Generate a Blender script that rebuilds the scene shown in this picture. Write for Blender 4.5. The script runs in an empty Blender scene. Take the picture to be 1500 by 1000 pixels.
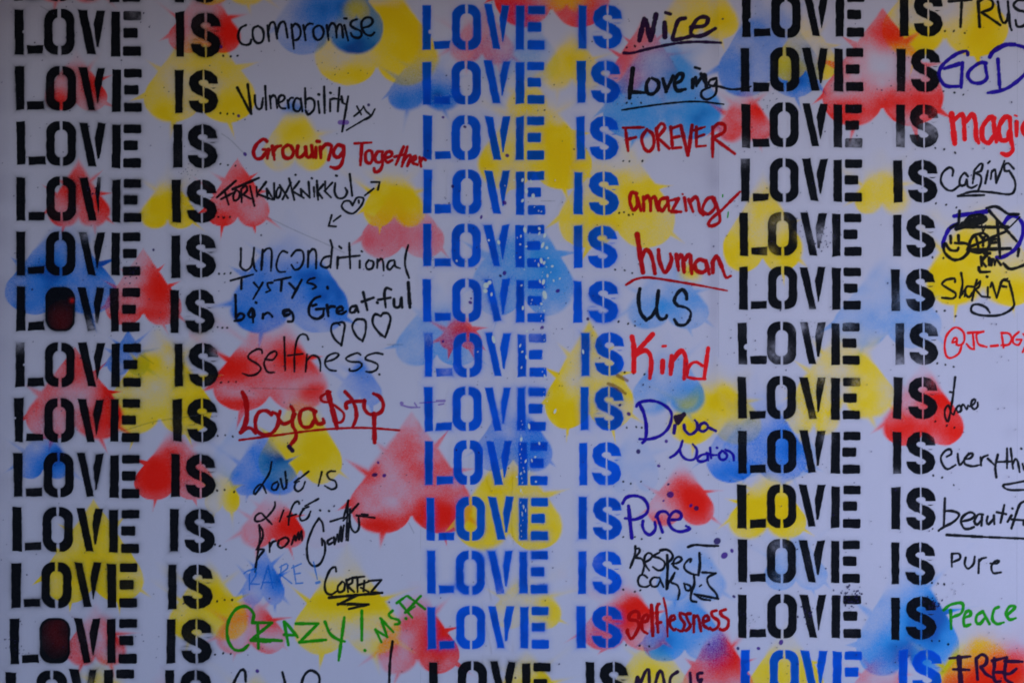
import bpy, math
import numpy as np

rng = np.random.default_rng(7)
S = 1.22 / 437.0                 # metres per unit of the mural's own grid (a 4 ft panel is 437 units wide)
ZC = 1.55                        # height of the camera and of the mural's middle row

# ---------------------------------------------------------------- camera, sky, sun, exposure
scn = bpy.context.scene
DIST = 4.6
cam_d = bpy.data.cameras.new('camera')
cam_d.sensor_width = 36.0
cam_d.lens = 36.0 * DIST / (1500 * S)
cam_d.clip_end = 500
cam = bpy.data.objects.new('camera', cam_d)
scn.collection.objects.link(cam)
cam.location = (0, -DIST, ZC)
cam.rotation_euler = (math.radians(90), 0, 0)
scn.camera = cam

SUN_EL, SUN_AZ = math.radians(42), math.radians(60)    # azimuth from +Y (behind the wall) towards +X
world = bpy.data.worlds.new('World'); scn.world = world; world.use_nodes = True
wn = world.node_tree; wn.nodes.clear()
sky = wn.nodes.new('ShaderNodeTexSky'); sky.sky_type = 'NISHITA'; sky.sun_disc = False
sky.sun_elevation = SUN_EL; sky.sun_rotation = SUN_AZ
sky.air_density = 1.0; sky.dust_density = 0.3; sky.ozone_density = 2.0
bg = wn.nodes.new('ShaderNodeBackground'); bg.inputs['Strength'].default_value = 0.15
wo = wn.nodes.new('ShaderNodeOutputWorld')
wn.links.new(sky.outputs[0], bg.inputs[0]); wn.links.new(bg.outputs[0], wo.inputs[0])
sd = bpy.data.lights.new('sun', 'SUN'); sd.energy = 2.2; sd.angle = math.radians(0.5); sd.color = (1, 0.95, 0.88)
sun = bpy.data.objects.new('sun', sd); scn.collection.objects.link(sun)
from mathutils import Vector
dsun = Vector((math.sin(SUN_AZ) * math.cos(SUN_EL), math.cos(SUN_AZ) * math.cos(SUN_EL), math.sin(SUN_EL)))
sun.rotation_euler = dsun.to_track_quat('Z', 'Y').to_euler()
sun.location = dsun * 30

vs = scn.view_settings
vs.view_transform = 'Standard'; vs.look = 'None'; vs.gamma = 1; vs.use_curve_mapping = False
vs.exposure = 1.95
scn.cycles.max_bounces = 6
scn.cycles.diffuse_bounces = 4

# ---------------------------------------------------------------- materials
WALL = np.array([0.57, 0.475, 0.54], np.float32)

def new_mat(name):
    m = bpy.data.materials.new(name); m.use_nodes = True
    nt = m.node_tree; nt.nodes.clear()
    out = nt.nodes.new('ShaderNodeOutputMaterial'); b = nt.nodes.new('ShaderNodeBsdfPrincipled')
    nt.links.new(b.outputs[0], out.inputs[0])
    return m, nt, b

def mathn(nt, op, a, b, clamp=False):
    n = nt.nodes.new('ShaderNodeMath'); n.operation = op; n.use_clamp = clamp
    for i, v in enumerate((a, b)):
        if isinstance(v, (int, float)): n.inputs[i].default_value = v
        else: nt.links.new(v, n.inputs[i])
    return n.outputs[0]

def noise(nt, vec, scale, detail=2.0, rough=0.5):
    n = nt.nodes.new('ShaderNodeTexNoise'); n.inputs['Scale'].default_value = scale
    n.inputs['Detail'].default_value = detail; n.inputs['Roughness'].default_value = rough
    nt.links.new(vec, n.inputs['Vector']); return n.outputs['Fac']

def paint_mat(name, rough, spec):
    """paint on the sheet: colour is the pigment stored on the mesh; alpha of it is how speckled the spray is"""
    m, nt, b = new_mat(name)
    geo = nt.nodes.new('ShaderNodeNewGeometry'); pos = geo.outputs['Position']
    at = nt.nodes.new('ShaderNodeAttribute'); at.attribute_type = 'GEOMETRY'; at.attribute_name = 'paint'
    g1 = noise(nt, pos, 330, 3, 0.75)
    g2 = noise(nt, pos, 95, 2, 0.6)
    g = mathn(nt, 'ADD', mathn(nt, 'MULTIPLY', mathn(nt, 'SUBTRACT', g1, 0.5), 2.6), mathn(nt, 'MULTIPLY', mathn(nt, 'SUBTRACT', g2, 0.5), 0.9))
    amt = mathn(nt, 'MULTIPLY', g, at.outputs['Alpha'])
    # towards or away from the bare sheet colour
    wc = nt.nodes.new('ShaderNodeRGB'); wc.outputs[0].default_value = (*[float(v) for v in WALL], 1)
    dif = nt.nodes.new('ShaderNodeVectorMath'); dif.operation = 'SUBTRACT'
    nt.links.new(wc.outputs[0], dif.inputs[0]); nt.links.new(at.outputs['Color'], dif.inputs[1])
    sc = nt.nodes.new('ShaderNodeVectorMath'); sc.operation = 'SCALE'
    nt.links.new(dif.outputs[0], sc.inputs[0]); nt.links.new(amt, sc.inputs['Scale'])
    ad = nt.nodes.new('ShaderNodeVectorMath'); ad.operation = 'ADD'
    nt.links.new(at.outputs['Color'], ad.inputs[0]); nt.links.new(sc.outputs[0], ad.inputs[1])
    mx = nt.nodes.new('ShaderNodeVectorMath'); mx.operation = 'MAXIMUM'; mx.inputs[1].default_value = (0.004, 0.004, 0.004)
    nt.links.new(ad.outputs[0], mx.inputs[0])
    # faint handling grime over everything
    mp = nt.nodes.new('ShaderNodeMapping'); mp.inputs['Scale'].default_value = (1.0, 1.0, 0.45)
    nt.links.new(pos, mp.inputs['Vector'])
    d1 = noise(nt, mp.outputs[0], 2.6, 5, 0.6)
    d2 = noise(nt, pos, 240, 2, 0.6)
    dirt = mathn(nt, 'ADD', mathn(nt, 'MULTIPLY', mathn(nt, 'SUBTRACT', d1, 0.5), 0.16), mathn(nt, 'MULTIPLY', mathn(nt, 'SUBTRACT', d2, 0.5), 0.12))
    dirt = mathn(nt, 'ADD', dirt, 1.0)
    fin = nt.nodes.new('ShaderNodeVectorMath'); fin.operation = 'SCALE'
    nt.links.new(mx.outputs[0], fin.inputs[0]); nt.links.new(dirt, fin.inputs['Scale'])
    nt.links.new(fin.outputs[0], b.inputs['Base Color'])
    r = mathn(nt, 'ADD', mathn(nt, 'MULTIPLY', d1, 0.2), rough - 0.1)
    nt.links.new(r, b.inputs['Roughness'])
    b.inputs['Specular IOR Level'].default_value = spec
    bp = nt.nodes.new('ShaderNodeBump'); bp.inputs['Strength'].default_value = 0.25; bp.inputs['Distance'].default_value = 0.0004
    h = mathn(nt, 'ADD', g1, mathn(nt, 'MULTIPLY', d2, 0.6))
    nt.links.new(h, bp.inputs['Height']); nt.links.new(bp.outputs[0], b.inputs['Normal'])
    return m

M_SHEET = paint_mat('painted_sheet', 0.6, 0.04)
M_SPRAY = paint_mat('spray_paint', 0.7, 0.02)
M_INK = paint_mat('marker_ink', 0.6, 0.03)

def concrete(name, col, scale):
    m, nt, b = new_mat(name)
    geo = nt.nodes.new('ShaderNodeNewGeometry')
    n = noise(nt, geo.outputs['Position'], scale, 8, 0.65)
    cr = nt.nodes.new('ShaderNodeValToRGB')
    cr.color_ramp.elements[0].position = 0.3; cr.color_ramp.elements[0].color = (*[c * 0.7 for c in col], 1)
    cr.color_ramp.elements[1].position = 0.7; cr.color_ramp.elements[1].color = (*[c * 1.2 for c in col], 1)
    nt.links.new(n, cr.inputs[0]); nt.links.new(cr.outputs[0], b.inputs['Base Color'])
    b.inputs['Roughness'].default_value = 0.9
    bp = nt.nodes.new('ShaderNodeBump'); bp.inputs['Distance'].default_value = 0.004; bp.inputs['Strength'].default_value = 0.5
    nt.links.new(n, bp.inputs['Height']); nt.links.new(bp.outputs[0], b.inputs['Normal'])
    return m
M_PAVE = concrete('concrete_paving', (0.25, 0.26, 0.38), 6)
M_ROAD = concrete('asphalt', (0.042, 0.045, 0.058), 30)
M_DARK = concrete('dark_render', (0.045, 0.05, 0.075), 5)
M_METAL, _nt, _b = new_mat('galvanised_steel'); _b.inputs['Base Color'].default_value = (0.35, 0.36, 0.38, 1); _b.inputs['Metallic'].default_value = 0.8; _b.inputs['Roughness'].default_value = 0.45

# ---------------------------------------------------------------- small mesh helpers
def boxes(name, bxs, mat, parent=None, bevel=0.0):
    vv, ff = [], []
    for (x0, x1, y0, y1, z0, z1) in bxs:
        k = len(vv)
        vv += [(x0, y0, z0), (x1, y0, z0), (x1, y1, z0), (x0, y1, z0), (x0, y0, z1), (x1, y0, z1), (x1, y1, z1), (x0, y1, z1)]
        ff += [(k, k+3, k+2, k+1), (k+4, k+5, k+6, k+7), (k, k+1, k+5, k+4), (k+1, k+2, k+6, k+5), (k+2, k+3, k+7, k+6), (k+3, k, k+4, k+7)]
    me = bpy.data.meshes.new(name); me.from_pydata(vv, [], ff); me.materials.append(mat)
    o = bpy.data.objects.new(name, me); scn.collection.objects.link(o)
    if parent: o.parent = parent
    if bevel:
        bv = o.modifiers.new('edge', 'BEVEL'); bv.width = bevel; bv.segments = 2
    return o

def thing(name, label, cat, loc=(0, 0, 0)):
    o = bpy.data.objects.new(name, None); scn.collection.objects.link(o); o.location = loc
    o['label'] = label; o['category'] = cat; return o

# ---------------------------------------------------------------- the ground (outside the picture, but light bounces off it)
g = boxes('ground', [(-60, 60, -60, 60, -0.5, -0.12)], M_ROAD); g['kind'] = 'structure'
g = boxes('pavement', [(-14, 14, -3.2, 0.6, -0.119, 0.0)], M_PAVE, bevel=0.01); g['kind'] = 'structure'

# ================================================================ THE MURAL
# grid of paint colours on the wall, one cell per unit; x right, y down, like a drawing board
X0, Y0, X1, Y1 = -60, -110, 1560, 1090
W_, H_ = X1 - X0, Y1 - Y0
gx = np.arange(X0, X1, dtype=np.float32)[None, :]
gy = np.arange(Y0, Y1, dtype=np.float32)[:, None]

def vnoise(cell, seed):
    r = np.random.default_rng(seed)
    nx, ny = int(W_ / cell) + 3, int(H_ / cell) + 3
    a = r.random((ny, nx)).astype(np.float32)
    fx = np.arange(W_) / cell; fy = np.arange(H_) / cell
    ix = fx.astype(int); iy = fy.astype(int); tx = (fx - ix).astype(np.float32); ty = (fy - iy).astype(np.float32)
    tx = tx * tx * (3 - 2 * tx); ty = ty * ty * (3 - 2 * ty)
    r0 = a[iy][:, ix] * (1 - tx) + a[iy][:, ix + 1] * tx
    r1 = a[iy + 1][:, ix] * (1 - tx) + a[iy + 1][:, ix + 1] * tx
    return r0 * (1 - ty[:, None]) + r1 * ty[:, None]
N60, N22, N9, N4, N2 = vnoise(60, 1), vnoise(22, 2), vnoise(9, 3), vnoise(4.5, 4), vnoise(2.2, 5)
NF = vnoise(34, 9) * .6 + vnoise(13, 8) * .4

C = np.empty((H_, W_, 3), np.float32); C[:] = WALL
# tilt shade painted beside a joint, corner vignette painted over left-edge overspray, scuffs
def shade_smear(cx, cy, rx, ry, k, col=(0.55, 0.52, 0.58)):
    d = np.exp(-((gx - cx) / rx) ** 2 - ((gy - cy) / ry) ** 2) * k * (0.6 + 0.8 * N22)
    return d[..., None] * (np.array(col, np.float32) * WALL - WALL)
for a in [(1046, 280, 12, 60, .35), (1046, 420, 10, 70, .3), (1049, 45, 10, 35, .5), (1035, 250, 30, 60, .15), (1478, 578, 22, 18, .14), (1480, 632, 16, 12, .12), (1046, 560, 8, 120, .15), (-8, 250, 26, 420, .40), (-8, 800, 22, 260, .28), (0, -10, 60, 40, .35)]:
    e = shade_smear(*a)
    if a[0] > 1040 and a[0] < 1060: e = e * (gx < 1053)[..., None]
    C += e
A = np.full((H_, W_), 0.02, np.float32)
LV = np.zeros((H_, W_), np.uint8)

def wpos(px, py):
    return (px - 750) * S, ZC - (py - 500) * S

SEAMS = [-259, 178, 616, 1053, 1490]
POFF = [0.0, 0.00002, 0.00001, 0.00003, 0.0, 0.00002]
def height(px, py):
    """how far the sheet stands out: each sheet a little proud or shy, and gently wavy"""
    i = np.searchsorted(np.array(SEAMS), px, side='right')
    h = np.array(POFF, np.float32)[i]
    h = h + 0.0016 * np.sin(px * 0.0093 + 1.3 + py * 0.002) * np.cos(py * 0.0071 + 0.5) + 0.0006 * np.sin(px * 0.021 + py * 0.013)
    # a dent by the right edge
    r2 = ((px - 1487) ** 2 + (py - 590) ** 2)
    h = h - 0.0012 * np.exp(-r2 / 70.0) + 0.0007 * np.exp(-((px - 1480) ** 2 / 500.0 + (py - 580) ** 2 / 300.0))
    return h

wall = thing('mural_wall', 'white sheet-clad wall covered in stencilled LOVE IS lines, sprayed hearts and handwriting', 'wall', (0, 0, 0))
wall['kind'] = 'thing'

def grid_mesh(name, xs, ys, keep, lvl, mat, parent):
    """sheet of quads on the drawing grid; keep marks cells"""
    ny, nx = len(ys), len(xs)
    used = np.zeros((ny, nx), bool)
    used[:-1, :-1] |= keep; used[1:, :-1] |= keep; used[:-1, 1:] |= keep; used[1:, 1:] |= keep
    idx = np.full((ny, nx), -1, np.int32); n = int(used.sum())
    if n < 4: return None
    idx[used] = np.arange(n)
    yy, xx = np.nonzero(used)
    px = xs[xx].astype(np.float32); py = ys[yy].astype(np.float32)
    wx, wz = wpos(px, py)
    co = np.stack([wx, -(height(px, py) + 0.00006 * lvl), wz], 1).astype(np.float32)
    ky, kx = np.nonzero(keep)
    q = np.stack([idx[ky + 1, kx], idx[ky + 1, kx + 1], idx[ky, kx + 1], idx[ky, kx]], 1).astype(np.int32)
    me = bpy.data.meshes.new(name)
    me.vertices.add(n); me.vertices.foreach_set('co', co.ravel())
    nq = len(q)
    me.loops.add(nq * 4); me.loops.foreach_set('vertex_index', q.ravel())
    me.polygons.add(nq); me.polygons.foreach_set('loop_start', np.arange(0, nq * 4, 4, dtype=np.int32))
    me.polygons.foreach_set('use_smooth', np.ones(nq, bool))
    me.update(calc_edges=True)
    at = me.attributes.new('paint', 'FLOAT_COLOR', 'POINT')
    cyi = np.clip((py - Y0).astype(int), 0, H_ - 1); cxi = np.clip((px - X0).astype(int), 0, W_ - 1)
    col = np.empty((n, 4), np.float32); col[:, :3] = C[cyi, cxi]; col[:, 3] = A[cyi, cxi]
    at.data.foreach_set('color', col.ravel())
    me.materials.append(mat)
    o = bpy.data.objects.new(name, me); scn.collection.objects.link(o)
    if parent: o.parent = parent
    return o

# ---- the sheets
def panel(xa, xb):
    xs = np.unique(np.concatenate([np.arange(xa, xb, 6), [xb]])).astype(np.float32)
    xs[0] += 0.06; xs[-1] -= 0.06
    ys = np.unique(np.concatenate([np.arange(-95, 1051, 6), np.arange(560, 622, 2)])).astype(np.float32)
    xs = np.unique(np.concatenate([xs, np.arange(max(xa + 1, 1462), min(xb - 1, 1512), 2)])).astype(np.float32)
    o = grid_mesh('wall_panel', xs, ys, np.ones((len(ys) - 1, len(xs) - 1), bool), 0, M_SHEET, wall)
    boxes('panel_core', [((xa + .3 - 750) * S, (xb - .3 - 750) * S, 0.003, 0.0124, 0.0125, ZC + 594 * S)], M_SHEET, o)
    return o
edges = [-259, 178, 616, 1053, 1490, 1927]
for i in range(5):
    panel(edges[i], edges[i + 1])
boxes('backing_wall', [((-259 - 750) * S - 0.3, (1927 - 750) * S, 0.0125, 0.25, 0.0, 3.22)], M_DARK, wall)
boxes('base_rail', [((-259 - 750) * S, (1927 - 750) * S, -0.012, 0.0125, 0.0, 0.012)], M_METAL, wall)

# ---- painting
def sst(x, a, b):
    t = np.clip((x - a) / (b - a), 0, 1); return t * t * (3 - 2 * t)

def apply(cov, box, ink, name, parent, mat, grain=0.5, mult=0.0, eps=0.02, stride=1, label=None, kind=None):
    """lay one coat: mixes the pigment into the grid and builds the coat as its own sheet"""
    x0, y0, x1, y1 = box
    sl = (slice(y0 - Y0, y1 - Y0), slice(x0 - X0, x1 - X0))
    c = cov[..., None]
    under = C[sl]
    ink = np.asarray(ink, np.float32)
    tgt = ink * ((1 - mult) + mult * np.clip(under / WALL, 0, 1))
    C[sl] = under * (1 - c) + tgt * c
    A[sl] = A[sl] * (1 - cov) + grain * 4 * cov * (1 - cov) + 0.015 * cov
    m = cov > eps
    if not m.any(): return None
    lm = LV[sl]; lvl = int(lm[m].max()) + 1
    ax = x0 + ((-x0) % stride); ay = y0 + ((-y0) % stride)
    xs = np.arange(ax, x1, stride); ys = np.arange(ay, y1, stride)
    sub = m[np.ix_(ys - y0, xs - x0)]
    if stride > 1:   # do not lose thin tips between samples
        mm = m.copy()
        mm[1:] |= m[:-1]; mm[:-1] |= m[1:]; mm[:, 1:] |= m[:, :-1]; mm[:, :-1] |= m[:, 1:]
        sub = mm[np.ix_(ys - y0, xs - x0)]
    keep = sub[:-1, :-1] | sub[1:, :-1] | sub[:-1, 1:] | sub[1:, 1:]
    o = grid_mesh(name, xs, ys, keep, lvl, mat, parent)
    d = m.copy()
    for _ in range(stride + 1):
        e = d.copy(); e[1:] |= d[:-1]; e[:-1] |= d[1:]; e[:, 1:] |= d[:, :-1]; e[:, :-1] |= d[:, 1:]; d = e
    lm[d] = np.maximum(lm[d], lvl)
    if o and label: o['label'] = label
    if o and kind: o['kind'] = kind
    return o

def clipbox(x0, y0, x1, y1):
    return max(int(x0), X0), max(int(y0), Y0), min(int(x1) + 1, X1), min(int(y1) + 1, Y1)

def convex(px, py, pts):
    """inside distance to a convex polygon (points in either order)"""
    n = len(pts); ar = sum(pts[i][0] * pts[(i + 1) % n][1] - pts[(i + 1) % n][0] * pts[i][1] for i in range(n))
    sg = 1 if ar > 0 else -1
    d = None
    for i in range(n):
        (xa, ya), (xb, yb) = pts[i], pts[(i + 1) % n]
        ex, ey = xb - xa, yb - ya; L = math.hypot(ex, ey)
        if L < 1e-6: continue
        e = sg * (ex * (py - ya) - ey * (px - xa)) / L
        d = e if d is None else np.minimum(d, e)
    return d

YEL = (0.90, 0.54, 0.0006); RED = (0.93, 0.014, 0.004); BLU = (0.010, 0.17, 0.58); PNK = (0.80, 0.08, 0.10)
LBL = (0.02, 0.25, 0.60); ORA = (0.85, 0.20, 0.005)
THORN = [(-38, 56, -56, 44), (-66, 86, -92, 70), (34, 50, 56, 30), (62, 84, 90, 79), (-87, 128, -108, 141), (-42, 168, -48, 190), (46, 168, 52, 190), (80, 148, 101, 164)]
cname = {YEL: 'yellow', RED: 'red', BLU: 'blue', PNK: 'pink', LBL: 'pale blue', ORA: 'orange'}

def heart(col, cx, ty, w, h, d0, rim, blobs, where='', soft=2.1, thorns=None, edge_top=0.0):
    sx, sy = w / 180.0, h / 172.0
    s = (sx + sy) / 2
    r = np.random.default_rng(int(abs(cx * 7 + ty * 13)) + 5)
    m = 34
    box = clipbox(cx - w / 2 - m, ty - 12, cx + w / 2 + m, ty + h + m)
    x0, y0, x1, y1 = box
    if x1 - x0 < 4 or y1 - y0 < 4: return
    sl = (slice(y0 - Y0, y1 - Y0), slice(x0 - X0, x1 - X0))
    wob = (N22[sl] - .5) * 7 + (N9[sl] - .5) * 2.5
    px = gx[:, x0 - X0:x1 - X0] + wob * 0 ; py = gy[y0 - Y0:y1 - Y0] + wob * 0
    px = (px - cx) / sx; py = (py - ty) / sy
    px = np.broadcast_to(px, (y1 - y0, x1 - x0)); py = np.broadcast_to(py, (y1 - y0, x1 - x0))
    k = s
    body = convex(px, py, [(0, 0), (84, 112), (0, 148), (-84, 112)]) * k
    c1 = (1 - np.hypot((px - 44) / 46, (py - 132) / 40)) * 42 * k; c2 = (1 - np.hypot((px + 44) / 46, (py - 132) / 40)) * 42 * k
    sdv = np.maximum(np.maximum(body, c1), c2) + wob * 0.35
    core = sdv.copy()
    tl = max(1.0, 0.62 / s)
    for i, (bx, by, tx, tz) in enumerate(THORN):
        j = r.normal(0, 3.5, 2); skip = r.random() < .42
        if thorns is None and skip and (cx, ty) not in CRISP: continue
        if thorns is not None and i not in thorns: continue
        l = tl * r.uniform(0.75, 1.3)
        ex, ey = bx + (tx - bx) * l + j[0], by + (tz - by) * l + j[1]
        L = math.hypot(ex - bx, ey - by); nx, ny = -(ey - by) / L, (ex - bx) / L
        hw = 7.0 * tl * r.uniform(.7, 1.1); ix, iy = bx - (ex - bx) / L * 6, by - (ey - by) / L * 6
        t = convex(px, py, [(ix + nx * hw, iy + ny * hw), (ex, ey), (ix - nx * hw, iy - ny * hw)]) * k
        sdv = np.maximum(sdv, t)
    # stencil lifts off a little where it is not held: softer edge in places
    sf = soft * (0.6 + 2.2 * np.clip(N60[sl] - .45, 0, 1) * 2)
    if (cx, ty) not in CRISP: sf = sf * (1 + 5.0 * (1 - sst(py, 10, 85)))
    mask = sst(sdv, -sf, sf)
    if (cx, ty) not in CRISP: mask = mask * (0.25 + .75 * sst(py + (N22[sl] - .5) * 50, 5, 70))
    X = gx[:, x0 - X0:x1 - X0]; Y = gy[y0 - Y0:y1 - Y0]
    d = (d0 * (.9 if d0 >= .45 else .62)) * (0.35 + 1.3 * NF[sl] ) + 0 * mask
    for b in blobs:
        bx, by, br, bs = b[:4]; bry = b[4] if len(b) > 4 else br
        q = ((X - bx) / br) ** 2 + ((Y - by) / bry) ** 2
        d = d + bs * 1.2 * np.exp(-q * 1.0)
    if rim:
        low = sst(py, 40, 120)
        d = d + .8 * rim * np.exp(-np.clip(core, 0, 99) / 9.0) * (0.35 + 0.65 * low) * (0.35 + 1.3 * NF[sl])
    d = np.clip(d * (0.62 + 0.76 * NF[sl]), 0, 9)
    cov = mask * (1 - np.exp(-1.7 * d))
    cov = np.clip(cov * (1 + (N2[sl] - .5) * 0.3 * (1 - cov)), 0, 0.99).astype(np.float32)
    lab = 'sprayed %s upside-down heart with thorny edge%s' % (cname[col], (' ' + where) if where else '')
    deep = sst(d, 1.3, 3.6)[..., None] * mask[..., None]
    base = np.array(col, np.float32)
    if col[2] > .5: inkc = base * (1 - deep * np.array([.3, .62, .42], np.float32))      # thick blue goes navy
    elif col[1] > .3: inkc = base * (1 - deep * np.array([.03, .10, 0], np.float32))     # thick yellow warms
    else: inkc = base * (1 - deep * np.array([.02, .3, .3], np.float32))
    apply(cov, box, inkc, 'painted_heart', wall, M_SPRAY, grain=0.5, mult=0.38, eps=0.02, stride=2, label=lab)

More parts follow.
